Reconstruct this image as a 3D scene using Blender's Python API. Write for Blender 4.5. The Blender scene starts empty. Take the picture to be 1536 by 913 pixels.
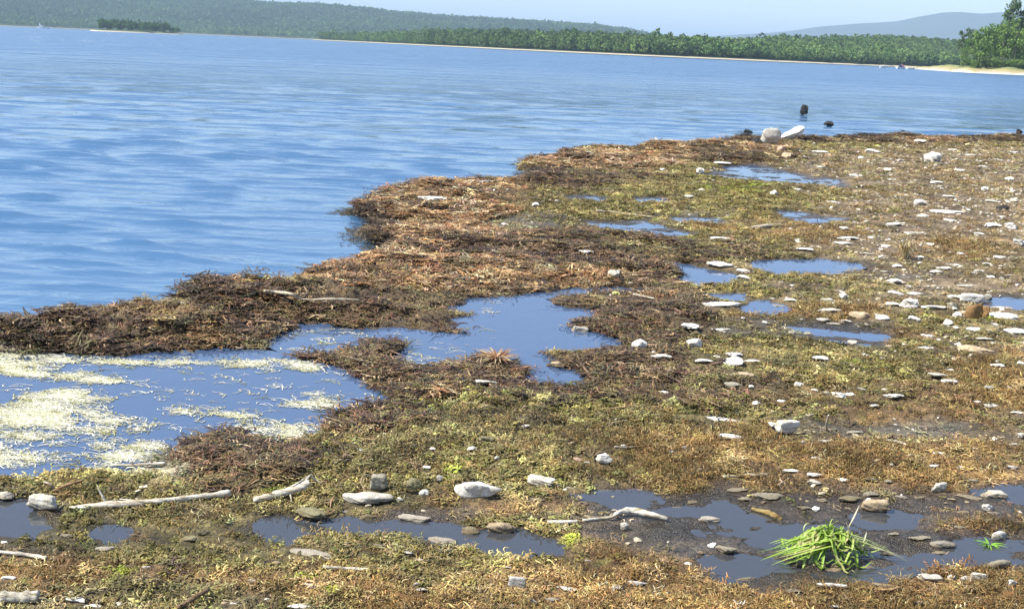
import bpy, bmesh, math, random
import numpy as np
from mathutils import Vector, Matrix

rng = np.random.default_rng(7)
random.seed(7)
scene = bpy.context.scene
col = scene.collection
R = math.radians

# ------------------------------------------------------------------ camera
W, H, F = 1536.0, 913.0, 1647.0
CAMZ, PITCH, ROLL = 1.6, math.atan(385.0 / F), math.atan(0.0435)
cam_d = bpy.data.cameras.new('camera')
cam_d.sensor_width = 36.0
cam_d.lens = 36.0 * F / W
cam_d.clip_start = 0.05
cam_d.clip_end = 60000
cam = bpy.data.objects.new('camera', cam_d)
col.objects.link(cam)
RM = Matrix.Rotation(math.pi / 2 - PITCH, 3, 'X') @ Matrix.Rotation(ROLL, 3, 'Z')
cam.matrix_world = Matrix.Translation((0, 0, CAMZ)) @ RM.to_4x4()
scene.camera = cam
RMn = np.array(RM)

# ------------------------------------------------------------------ world, sun, exposure
SUN_EL, SUN_AZ = R(50), math.atan2(-0.88, -0.18)      # azimuth of the sun seen from the camera, clockwise from +Y
world = bpy.data.worlds.new("World")
scene.world = world
world.use_nodes = True
wn = world.node_tree
bg = wn.nodes['Background']
sky = wn.nodes.new('ShaderNodeTexSky')
sky.sky_type = 'NISHITA'
sky.sun_disc = False
sky.sun_elevation = SUN_EL
sky.sun_rotation = SUN_AZ
sky.air_density = 1.0
sky.dust_density = 0.0
sky.ozone_density = 3.5
veil = wn.nodes.new('ShaderNodeMix'); veil.data_type = 'RGBA'; veil.blend_type = 'ADD'; veil.inputs[0].default_value = 1.0
veil.inputs[7].default_value = (1.1, 1.05, 1.45, 1)          # thin summer haze high up
wn.links.new(sky.outputs[0], veil.inputs[6])
wn.links.new(veil.outputs[2], bg.inputs[0])
bg.inputs[1].default_value = 0.082
sd_ = bpy.data.lights.new('sun', 'SUN')
sd_.energy = 5.0
sd_.angle = R(0.5)
sd_.color = (1.0, 0.94, 0.83)
sun = bpy.data.objects.new('sun', sd_)
col.objects.link(sun)
sdir = Vector((math.sin(SUN_AZ) * math.cos(SUN_EL), math.cos(SUN_AZ) * math.cos(SUN_EL), math.sin(SUN_EL)))
sun.rotation_euler = sdir.to_track_quat('Z', 'Y').to_euler()
scene.view_settings.view_transform = 'Standard'
scene.view_settings.look = 'None'
scene.view_settings.exposure = 0.9
scene.view_settings.gamma = 1.0
scene.cycles.max_bounces = 6
scene.cycles.transparent_max_bounces = 12
scene.cycles.volume_bounces = 0
scene.cycles.caustics_reflective = False
scene.cycles.caustics_refractive = False

def pick(cols, n, p=None):
    c = np.array(cols); return c[rng.choice(len(c), n, p=p)]

# ------------------------------------------------------------------ measuring helpers
def ray(px, py):
    """world direction of photograph pixels (arrays)"""
    px = np.asarray(px, float); py = np.asarray(py, float)
    v = np.stack([(px - W / 2) / F, -(py - H / 2) / F, -np.ones_like(px)], -1)
    return v @ RMn.T

def ground(px, py, z=0.0):
    d = ray(px, py)
    t = (z - CAMZ) / d[..., 2]
    return np.stack([d[..., 0] * t, d[..., 1] * t], -1)

def project(x, y, z=0.0):
    p = np.stack([x, y, np.zeros_like(x) + z - CAMZ], -1) @ RMn
    return W / 2 + F * p[..., 0] / -p[..., 2], H / 2 - F * p[..., 1] / -p[..., 2]

def at_dist(px, D):
    """point on the lake plane in the direction of pixel column px (at the horizon) and D metres away"""
    hy = 37.5 + 0.0435 * px
    d = ray(px, hy)
    n = np.hypot(d[..., 0], d[..., 1])
    return d[..., 0] / n * D, d[..., 1] / n * D

def hash2(ix, iy, seed):
    h = (ix.astype(np.int64) * 374761393 + iy.astype(np.int64) * 668265263 + seed * 974634777) & 0x7fffffff
    h = ((h ^ (h >> 13)) * 1274126177) & 0x7fffffff
    h = ((h ^ (h >> 16)) * 1103515245 + 12345) & 0x7fffffff
    return (h / 0x7fffffff) * 2 - 1

def vnoise(x, y, seed=0):
    ix = np.floor(x); iy = np.floor(y)
    fx = x - ix; fy = y - iy
    ix = ix.astype(np.int64); iy = iy.astype(np.int64)
    u = fx * fx * fx * (fx * (fx * 6 - 15) + 10); v = fy * fy * fy * (fy * (fy * 6 - 15) + 10)
    a = hash2(ix, iy, seed); b = hash2(ix + 1, iy, seed)
    c = hash2(ix, iy + 1, seed); d = hash2(ix + 1, iy + 1, seed)
    return (a * (1 - u) + b * u) * (1 - v) + (c * (1 - u) + d * u) * v

def fbm(x, y, scale, octaves=4, seed=0, gain=0.5):
    r = 0.0; a = 1.0; n = 0.0
    x = x / scale; y = y / scale
    for k in range(octaves):
        r = r + a * vnoise(x + 17.3 * k, y - 9.1 * k, seed + k)
        n += a; a *= gain
        x, y = 1.9 * x + 0.6 * y, -0.6 * x + 1.9 * y
    return r / n * 1.6

def smooth(a, b, x):
    t = np.clip((x - a) / (b - a), 0, 1)
    return t * t * (3 - 2 * t)

def poly_sd(x, y, poly):
    """signed distance to a polygon, positive inside"""
    poly = np.asarray(poly, float)
    shp = x.shape; x = x.ravel(); y = y.ravel()
    dmin = np.full(x.shape, 1e18); inside = np.zeros(x.shape, bool)
    n = len(poly)
    for i in range(n):
        ax, ay = poly[i]; bx, by = poly[(i + 1) % n]
        ex, ey = bx - ax, by - ay
        t = np.clip(((x - ax) * ex + (y - ay) * ey) / (ex * ex + ey * ey + 1e-12), 0, 1)
        dx = x - ax - t * ex; dy = y - ay - t * ey
        dmin = np.minimum(dmin, dx * dx + dy * dy)
        c = ((ay > y) != (by > y))
        if ey != 0:
            inside ^= c & (x < ex * (y - ay) / ey + ax)
    d = np.sqrt(dmin)
    return np.where(inside, d, -d).reshape(shp)

# ------------------------------------------------------------------ object helpers
def tag(o, label=None, cat=None, group=None, kind=None):
    if label: o['label'] = label
    if cat: o['category'] = cat
    if group: o['group'] = group
    if kind: o['kind'] = kind
    return o

def mesh_np(name, V, Fq, mat=None, smooth_=False, link=True, attrs=None):
    me = bpy.data.meshes.new(name)
    V = np.asarray(V, np.float32); Fq = np.asarray(Fq, np.int32)
    n = Fq.shape[1]
    me.vertices.add(len(V)); me.vertices.foreach_set('co', V.ravel())
    me.loops.add(Fq.size); me.loops.foreach_set('vertex_index', Fq.ravel())
    me.polygons.add(len(Fq)); me.polygons.foreach_set('loop_start', np.arange(0, Fq.size, n, dtype=np.int32))
    me.polygons.foreach_set('loop_total', np.full(len(Fq), n, np.int32))
    if attrs:
        for k, a in attrs.items():
            if a.ndim == 2:
                if a.shape[1] == 3: a = np.hstack([a, np.ones((len(a), 1))])
                at = me.attributes.new(k, 'FLOAT_COLOR', 'POINT'); at.data.foreach_set('color', a.astype(np.float32).ravel())
            else:
                at = me.attributes.new(k, 'FLOAT', 'POINT'); at.data.foreach_set('value', a.astype(np.float32))
    me.update(calc_edges=True)
    me.polygons.foreach_set('use_smooth', np.full(len(Fq), smooth_))
    if mat: me.materials.append(mat)
    o = bpy.data.objects.new(name, me)
    if link: col.objects.link(o)
    return o

def empty(name, loc, rz=0.0):
    o = bpy.data.objects.new(name, None); col.objects.link(o)
    o.empty_display_size = 0.1
    o.location = loc; o.rotation_euler = (0, 0, rz)
    return o

class NT:
    """tiny node builder"""
    def __init__(s, name):
        s.m = bpy.data.materials.new(name); s.m.use_nodes = True
        s.t = s.m.node_tree; s.b = s.t.nodes['Principled BSDF']; s.out = s.t.nodes['Material Output']
    def n(s, typ, **kw):
        nd = s.t.nodes.new(typ)
        for k, v in kw.items():
            if k.startswith('i_'):
                key = k[2:]
                nd.inputs[int(key) if key.isdigit() else key.replace('_', ' ')].default_value = v
            else: setattr(nd, k, v)
        return nd
    def l(s, a, b): s.t.links.new(a, b)
    def ramp(s, fac, stops):
        r = s.n('ShaderNodeValToRGB'); e = r.color_ramp.elements
        while len(e) < len(stops): e.new(0.5)
        for k, (p, c) in enumerate(stops):
            e[k].position = p; e[k].color = tuple(c) + (1,) if len(c) == 3 else c
        s.l(fac, r.inputs[0]); return r.outputs[0]
    def noise(s, scale, detail=4, rough=0.6, vec=None, dist=0.0):
        n = s.n('ShaderNodeTexNoise'); n.inputs['Scale'].default_value = scale
        n.inputs['Detail'].default_value = detail; n.inputs['Roughness'].default_value = rough
        n.inputs['Distortion'].default_value = dist
        if vec is not None: s.l(vec, n.inputs['Vector'])
        return n.outputs[0]
    def math(s, op, a, b=None, clamp=False):
        n = s.n('ShaderNodeMath', operation=op, use_clamp=clamp)
        for i, v in enumerate((a, b)):
            if v is None: continue
            if isinstance(v, (int, float)): n.inputs[i].default_value = v
            else: s.l(v, n.inputs[i])
        return n.outputs[0]
    def mix(s, fac, a, b, blend='MIX'):
        n = s.n('ShaderNodeMix', data_type='RGBA', blend_type=blend)
        for i, v in ((0, fac), (6, a), (7, b)):
            if isinstance(v, (int, float)): n.inputs[i].default_value = v
            elif isinstance(v, tuple): n.inputs[i].default_value = v + (1,)
            else: s.l(v, n.inputs[i])
        return n.outputs[2]
    def bump(s, h, strength=0.5, dist=0.01):
        n = s.n('ShaderNodeBump'); n.inputs['Strength'].default_value = strength
        n.inputs['Distance'].default_value = dist; s.l(h, n.inputs['Height'])
        s.l(n.outputs[0], s.b.inputs['Normal']); return n
    def coord(s, kind='Object'):
        return s.n('ShaderNodeTexCoord').outputs[kind]

def set_(b, **kw):
    for k, v in kw.items(): b.inputs[k.replace('_', ' ')].default_value = v

# instanced colour material (seaweed, moss, grass, tree crowns)
def inst_mat(name, rough=0.7, vary=0.25, scale=60.0, spec=0.3, trans=0.0):
    m = NT(name); set_(m.b, Roughness=rough, Specular_IOR_Level=spec)
    a = m.n('ShaderNodeAttribute', attribute_type='INSTANCER', attribute_name='col')
    k = m.noise(scale, 2, 0.5, m.coord('Object'))
    f = m.math('MULTIPLY_ADD', k, 2 * vary * 1.6); m.t.nodes[-1].inputs[2].default_value = 1 - vary * 1.6
    c = m.mix(1.0, a.outputs['Color'], m.n('ShaderNodeCombineColor').outputs[0], 'MULTIPLY')
    comb = m.t.nodes[-2]
    comb = [n for n in m.t.nodes if n.bl_idname == 'ShaderNodeCombineColor'][0]
    for i in range(3): m.l(f, comb.inputs[i])
    m.l(c, m.b.inputs['Base Color'])
    if trans: 
        t = m.n('ShaderNodeBsdfTranslucent'); m.l(c, t.inputs[0])
        mx = m.n('ShaderNodeMixShader'); mx.inputs[0].default_value = trans
        m.l(m.b.outputs[0], mx.inputs[1]); m.l(t.outputs[0], mx.inputs[2]); m.l(mx.outputs[0], m.out.inputs[0])
    return m.m

def obj_mat(name, rough=0.8, speck=0.3, scale=30.0, stain=None, bump=0.5, bdist=0.004, grain=1.0):
    """colour comes from the object's own colour, broken up by mottling and specks"""
    m = NT(name); set_(m.b, Roughness=rough, Specular_IOR_Level=0.3)
    oi = m.n('ShaderNodeObjectInfo')
    co = m.n('ShaderNodeNewGeometry').outputs['Position']
    mp = m.n('ShaderNodeMapping'); mp.inputs['Scale'].default_value = (grain, 1, 1); m.l(co, mp.inputs[0])
    n1 = m.noise(scale, 6, 0.65, mp.outputs[0]); n2 = m.noise(scale * 5, 3, 0.6, mp.outputs[0])
    c = m.mix(m.ramp(n1, [(0.38, (0, 0, 0)), (0.68, (1, 1, 1))]), oi.outputs['Color'],
              m.mix(1.0, oi.outputs['Color'], (1 - speck * 1.1, 1 - speck * 1.25, 1 - speck * 1.5), 'MULTIPLY'))
    c = m.mix(m.ramp(n2, [(0.30, (1, 1, 1)), (0.42, (0, 0, 0))]), c, m.mix(1.0, c, (0.45, 0.42, 0.38), 'MULTIPLY'))
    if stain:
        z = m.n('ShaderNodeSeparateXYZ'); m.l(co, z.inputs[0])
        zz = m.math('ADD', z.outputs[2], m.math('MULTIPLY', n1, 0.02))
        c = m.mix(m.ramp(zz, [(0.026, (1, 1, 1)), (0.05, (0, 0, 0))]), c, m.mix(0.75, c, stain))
    m.l(c, m.b.inputs['Base Color'])
    m.bump(m.math('ADD', n1, m.math('MULTIPLY', n2, 0.4)), bump, bdist)
    return m.m

def scatter(name, protos, P, ROT, S, I, C, label, cat, kind='stuff'):
    """one object of uncountable small stuff: real little meshes set on the points P"""
    pc = bpy.data.collections.new(name + '_pieces')
    for k, p in enumerate(protos):
        p.name = '%s_piece_%02d' % (name, k)
        pc.objects.link(p)
    me = bpy.data.meshes.new(name)
    n = len(P)
    me.vertices.add(n); me.vertices.foreach_set('co', np.asarray(P, np.float32).ravel())
    for k, t, a, f in (('rot', 'FLOAT_VECTOR', ROT, 'vector'), ('scl', 'FLOAT_VECTOR', S, 'vector'), ('idx', 'INT', I, 'value'),
                       ('col', 'FLOAT_COLOR', np.hstack([C, np.ones((n, 1))]), 'color')):
        at = me.attributes.new(k, t, 'POINT')
        at.data.foreach_set(f, np.asarray(a, np.int32 if t == 'INT' else np.float32).ravel())
    o = bpy.data.objects.new(name, me); col.objects.link(o)
    tag(o, label, cat, None, kind)
    ng = bpy.data.node_groups.new(name, 'GeometryNodeTree')
    ng.interface.new_socket('Geometry', in_out='INPUT', socket_type='NodeSocketGeometry')
    ng.interface.new_socket('Geometry', in_out='OUTPUT', socket_type='NodeSocketGeometry')
    N = ng.nodes; L = ng.links
    gi = N.new('NodeGroupInput'); go = N.new('NodeGroupOutput')
    ip = N.new('GeometryNodeInstanceOnPoints'); ci = N.new('GeometryNodeCollectionInfo')
    ci.inputs['Collection'].default_value = pc
    ci.inputs['Separate Children'].default_value = True; ci.inputs['Reset Children'].default_value = True
    mp = N.new('GeometryNodeMeshToPoints')
    L.new(gi.outputs[0], mp.inputs[0])
    L.new(mp.outputs[0], ip.inputs['Points']); L.new(ci.outputs[0], ip.inputs['Instance'])
    ip.inputs['Pick Instance'].default_value = True
    def at(nm, t):
        a = N.new('GeometryNodeInputNamedAttribute'); a.data_type = t; a.inputs[0].default_value = nm; return a.outputs[0]
    L.new(at('idx', 'INT'), ip.inputs['Instance Index'])
    er = N.new('FunctionNodeEulerToRotation'); L.new(at('rot', 'FLOAT_VECTOR'), er.inputs[0]); L.new(er.outputs[0], ip.inputs['Rotation'])
    L.new(at('scl', 'FLOAT_VECTOR'), ip.inputs['Scale'])
    L.new(ip.outputs[0], go.inputs[0])
    md = o.modifiers.new('scatter', 'NODES'); md.node_group = ng
    return o

# ------------------------------------------------------------------ what the photograph shows: outlines on the ground
SHORE = [(-900, 500), (-400, 492), (-100, 487), (0, 484), (60, 483), (110, 478), (170, 475), (225, 467), (256, 460), (266, 450), (300, 438), (330, 432),
         (400, 434), (445, 426), (462, 416), (475, 408), (515, 398), (545, 388), (583, 378), (575, 368), (548, 357), (540, 347),
         (562, 333), (545, 324), (524, 317), (560, 307), (590, 296), (640, 288), (690, 283), (735, 275), (795, 267), (800, 258), (776, 251),
         (778, 245), (850, 239), (842, 231), (870, 224), (940, 227), (985, 222), (1000, 218), (1018, 221), (1060, 214), (1110, 210),
         (1200, 209), (1300, 207), (1350, 205), (1440, 209), (1500, 206), (1600, 207), (1900, 212), (2600, 240)]
shore_w = np.vstack([ground(*np.array(SHORE, float).T, 0.02), [[120, 25], [120, -60], [-60, -60], [-60, 3]]])

POOLS = {   # name: (outline, water depth, pool noise)
    'left': ([(-260, 535), (-60, 528), (60, 532), (130, 534), (180, 530), (250, 528), (330, 522), (400, 527), (450, 540), (520, 556), (545, 575), (590, 600), (560, 607),
              (500, 615), (472, 640), (430, 660), (400, 652), (365, 642), (320, 648), (270, 660), (215, 682), (225, 698), (140, 704), (0, 706), (-200, 715)], 0.05),
    'middle': ([(666, 463), (715, 446), (782, 440), (850, 434), (900, 429), (978, 431), (972, 437), (890, 438), (806, 446), (836, 458), (890, 466), (884, 479), (846, 486),
                (870, 492), (925, 505), (932, 513), (912, 521), (868, 524), (812, 525), (832, 536), (812, 548), (880, 556), (880, 572), (850, 573), (800, 569),
                (800, 552), (770, 538), (720, 534), (680, 543), (640, 549), (608, 540), (602, 522), (616, 512), (570, 508), (525, 520), (500, 530), (430, 524), (408, 514), (420, 498), (445, 487), (480, 484), (512, 491),
                (560, 493), (600, 492), (650, 499), (700, 501), (685, 490), (690, 478), (712, 469)], 0.04),
    'a': ([(990, 394), (1015, 391), (1050, 402), (1108, 413), (1090, 424), (1040, 428), (1024, 418), (1030, 407)], 0.03),
    'b': ([(1135, 388), (1180, 390), (1225, 386), (1262, 391), (1308, 396), (1270, 405), (1225, 411), (1160, 409), (1135, 402)], 0.03),
    'c': ([(1058, 439), (1115, 440), (1108, 450), (1065, 447)], 0.02),
    'd': ([(1112, 460), (1145, 448), (1172, 456), (1180, 464), (1150, 469), (1125, 468)], 0.02),
    'e': ([(1180, 489), (1225, 494), (1270, 488), (1328, 499), (1322, 509), (1300, 518), (1262, 512), (1215, 502)], 0.006),
    'f': ([(885, 330), (930, 334), (965, 329), (1000, 342), (1042, 351), (1000, 357), (940, 347), (890, 341)], 0.006),
    'g': ([(1062, 262), (1100, 256), (1085, 249), (1130, 247), (1175, 258), (1215, 266), (1252, 268), (1266, 281), (1215, 276), (1150, 273), (1095, 267)], 0.005),
    'h': ([(1165, 316), (1200, 318), (1232, 326), (1272, 327), (1225, 335), (1190, 330)], 0.005),
    'i': ([(838, 294), (880, 292), (918, 296), (905, 303), (860, 301)], 0.004),
    'j': ([(955, 297), (1000, 296), (1000, 302), (965, 303)], 0.012),
    'k': ([(1000, 326), (1075, 327), (1085, 334), (1020, 331)], 0.01),
    'bottom': ([(384, 784), (398, 769), (450, 768), (466, 780), (486, 772), (530, 768), (565, 780), (600, 776), (640, 783), (690, 787), (720, 797), (765, 794), (800, 799), (832, 812),
                (828, 826), (785, 832), (725, 824), (690, 812), (640, 802), (590, 796), (540, 799), (500, 794), (462, 800), (432, 809), (396, 800)], 0.025),
    'corner': ([(-260, 750), (0, 752), (40, 755), (66, 772), (84, 790), (50, 802), (10, 798), (-200, 800)], 0.025),
    'hole': ([(146, 798), (165, 790), (186, 791), (186, 811), (160, 814)], 0.02),
    'wa': ([(1056, 842), (1066, 832), (1110, 826), (1160, 836), (1190, 850), (1150, 858), (1120, 872), (1080, 872)], 0.02),
    'wb': ([(1128, 800), (1180, 786), (1225, 788), (1230, 800), (1200, 815), (1150, 822), (1120, 812)], 0.02),
    'wc': ([(1280, 772), (1330, 764), (1378, 770), (1372, 786), (1320, 792), (1290, 786)], 0.012),
    'wd': ([(1425, 818), (1470, 815), (1500, 832), (1470, 840), (1430, 838)], 0.015),
    'wet': ([(1055, 842), (1065, 826), (1110, 818), (1085, 800), (1010, 806), (950, 800), (880, 806), (860, 798), (900, 790), (960, 780), (900, 760), (905, 742), (960, 738), (1010, 742), (1090, 730),
             (1160, 760), (1230, 775), (1270, 768), (1330, 762), (1400, 765), (1378, 785), (1440, 805), (1500, 815), (1700, 820), (1700, 850), (1540, 842), (1460, 846), (1380, 842),
             (1300, 872), (1220, 880), (1140, 895), (1080, 880)], -0.006),
    'edge': ([(1440, 735), (1500, 730), (1700, 728), (1700, 752), (1540, 748), (1470, 745)], 0.006),
    'brown': ([(1480, 448), (1536, 446), (1570, 455), (1520, 462), (1485, 458)], 0.006),
    'mid': ([(855, 738), (930, 740), (990, 752), (950, 757), (880, 752)], 0.006),
}
ZP = 0.006
pools_w = {k: (ground(*np.array(v[0], float).T, 0.012), v[1]) for k, v in POOLS.items()}

# ground cover types and where each lies (ellipses traced over the photograph: x, y, rx, ry, weight)
TYPES = {'dark': ((0.060, 0.038, 0.022), (0.17, 0.115, 0.060)), 'tan': ((0.36, 0.225, 0.105), (0.20, 0.115, 0.050)),
         'moss': ((0.23, 0.195, 0.075), (0.10, 0.085, 0.035)), 'lime': ((0.34, 0.37, 0.055), (0.22, 0.24, 0.05)),
         'rust': ((0.34, 0.215, 0.085), (0.16, 0.10, 0.045)), 'mud': ((0.30, 0.235, 0.15), (0.17, 0.13, 0.085)),
         'grey': ((0.150, 0.140, 0.105), (0.11, 0.10, 0.080)), 'wetmud': ((0.085, 0.072, 0.058), (0.13, 0.105, 0.08)), 'scum': ((0.45, 0.43, 0.25), (0.52, 0.50, 0.38))}
TN = list(TYPES)
ZONES = {
 'dark': [(120, 500, 260, 22, 1.1), (360, 455, 140, 30, .9), (560, 460, 170, 30, 1.1), (900, 470, 150, 38, 1.2), (590, 530, 120, 45, 1.1), (330, 672, 130, 34, 1.2),
          (520, 590, 120, 40, .9), (700, 590, 130, 45, .8), (900, 580, 160, 55, .8), (560, 330, 60, 26, 1.0), (850, 375, 220, 30, .8), (720, 300, 60, 10, 1), (990, 430, 90, 25, .8),
          (1040, 590, 120, 40, .5), (640, 480, 90, 20, 1.2), (880, 270, 120, 12, .6), (540, 650, 110, 40, .7), (960, 500, 80, 40, .8), (1250, 209, 330, 5, .9), (1100, 235, 90, 10, .6)],
 'tan': [(640, 318, 90, 22, 1.2), (720, 295, 60, 20, 1.3), (660, 357, 80, 20, 1.3), (570, 400, 60, 16, .9), (640, 415, 230, 22, 1.3), (320, 488, 110, 12, 1.0), (900, 243, 110, 13, 1.2), (1000, 232, 50, 8, 1.1),
         (745, 533, 38, 9, 1.3), (350, 500, 60, 12, .9), (10, 492, 20, 10, 1.1), (200, 478, 60, 5, .8), (1110, 222, 70, 6, .8), (1400, 212, 60, 4, .8), (330, 446, 40, 8, .8), (560, 637, 30, 8, .5), (620, 600, 20, 6, .7)],
 'moss': [(760, 650, 420, 70, 1.0), (1100, 600, 260, 60, .7), (280, 810, 340, 60, 1.1), (1080, 300, 180, 36, 1.0), (1250, 560, 260, 50, .8), (1000, 350, 260, 30, .6), (110, 640, 160, 90, .5), (600, 710, 300, 45, .9),
          (660, 840, 220, 30, .9), (1450, 500, 120, 30, .6), (1200, 430, 200, 25, .6), (960, 260, 120, 14, .5), (520, 690, 160, 30, .6), (60, 720, 120, 30, .9), (700, 455, 0.1, .1, 0)],
 'lime': [(240, 895, 30, 10, 1.6), (295, 836, 24, 8, 1.5), (832, 833, 22, 8, 1.6), (660, 712, 20, 8, 1.3), (495, 865, 22, 8, 1.0), (1000, 667, 22, 7, 1.3), (20, 672, 60, 26, .8), (15, 903, 20, 6, 1.0), (620, 626, 50, 10, .3),
          (1250, 560, 50, 14, .8), (1470, 485, 30, 7, .9), (910, 858, 18, 6, 1.2), (40, 690, 60, 14, .8), (420, 712, 30, 8, .8), (1110, 285, 60, 10, .6), (524, 898, 12, 5, 1.4)],
 'rust': [(1250, 690, 420, 34, 1.3), (1000, 690, 180, 25, 1.0), (650, 735, 30, 20, 1.3), (780, 755, 120, 25, .9), (820, 875, 420, 50, 1.2), (120, 890, 260, 30, 1.0), (1420, 870, 200, 45, 1.2), (1290, 610, 180, 26, .9), (1480, 590, 120, 50, .9),
          (1320, 510, 90, 14, .8), (1180, 345, 120, 22, .6), (1450, 370, 120, 20, .8), (1200, 475, 120, 14, .6), (1480, 780, 90, 24, .8), (1060, 338, 50, 8, .8), (1350, 700, 260, 30, .9), (90, 760, 40, 14, .4)],
 'mud': [(1450, 330, 260, 90, 1.0), (1400, 260, 260, 40, .9), (1350, 420, 220, 30, .7), (1430, 560, 140, 30, .4), (1150, 400, 120, 14, .4), (1500, 640, 100, 30, .5), (1700, 450, 300, 250, .7)],
 'grey': [(800, 342, 90, 16, 1.2), (1330, 645, 110, 22, 1.1), (800, 745, 120, 10, .6), (1500, 505, 80, 14, .8), (1220, 495, 120, 16, .7), (1370, 415, 80, 10, .8), (1040, 320, 70, 6, .6), (740, 650, 60, 8, .8)],
 'wetmud': [(1200, 790, 330, 62, 1.5), (980, 755, 180, 22, 1.2), (1480, 740, 130, 26, 1.1), (600, 765, 260, 14, .8), (60, 790, 120, 22, .6), (1350, 725, 200, 20, .7), (1170, 262, 110, 13, .8), (1250, 500, 100, 14, .6), (1230, 400, 100, 10, .5)],
 'scum': [(40, 655, 110, 42, 1.3), (80, 605, 75, 12, .9), (440, 636, 62, 20, 1.3), (340, 652, 80, 9, 1.1), (10, 540, 45, 20, .9), (120, 563, 55, 7, .8), (170, 692, 90, 12, 1.2), (490, 592, 45, 8, .8), (440, 538, 60, 5, .7), (340, 612, 70, 4, .9), (235, 672, 50, 8, 1.2), (480, 575, 18, 6, .8), (180, 529, 160, 3, .7), (160, 640, 40, 10, 1.0), (0, 700, 200, 20, 1.0)],
}

def zones_at(x, y):
    """weights of the ground cover types at world points"""
    px, py = project(x, y, 0.02)
    w1 = fbm(x, y, 0.9, 3, 11); w2 = fbm(x, y, 0.9, 3, 23)
    d = np.maximum(np.hypot(x, y), 2.5)
    k = F / d * 0.16
    px = px + w1 * k; py = py + w2 * k * (1.6 / d) * 1.2
    out = {}
    for t in TN:
        w = np.full(x.shape, 0.0)
        for (cx, cy, rx, ry, a) in ZONES.get(t, []):
            r = np.hypot((px - cx) / rx, (py - cy) / ry)
            w = np.maximum(w, a * np.clip(1.35 - r, 0, 1) / 0.7 * (r < 1.35))
        out[t] = w
    out['moss'] = np.maximum(out['moss'], 0.22)
    out['mud'] = np.maximum(out['mud'], 0.18)
    nz = {t: fbm(x, y, 0.32 if t != 'lime' else 0.15, 4, 40 + 3 * i, 0.6) for i, t in enumerate(TN)}
    for i, t in enumerate(TN):
        out[t] = np.clip(out[t] * (1.0 + 0.75 * nz[t]), 0, None) ** 2.2
    s = sum(out.values()) + 1e-6
    return {t: out[t] / s for t in TN}

def blend(zw, var):
    c = 0
    for t in TN:
        a, b = np.array(TYPES[t][0]), np.array(TYPES[t][1])
        c = c + zw[t][..., None] * (a + (b - a) * var[..., None])
    return c

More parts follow.
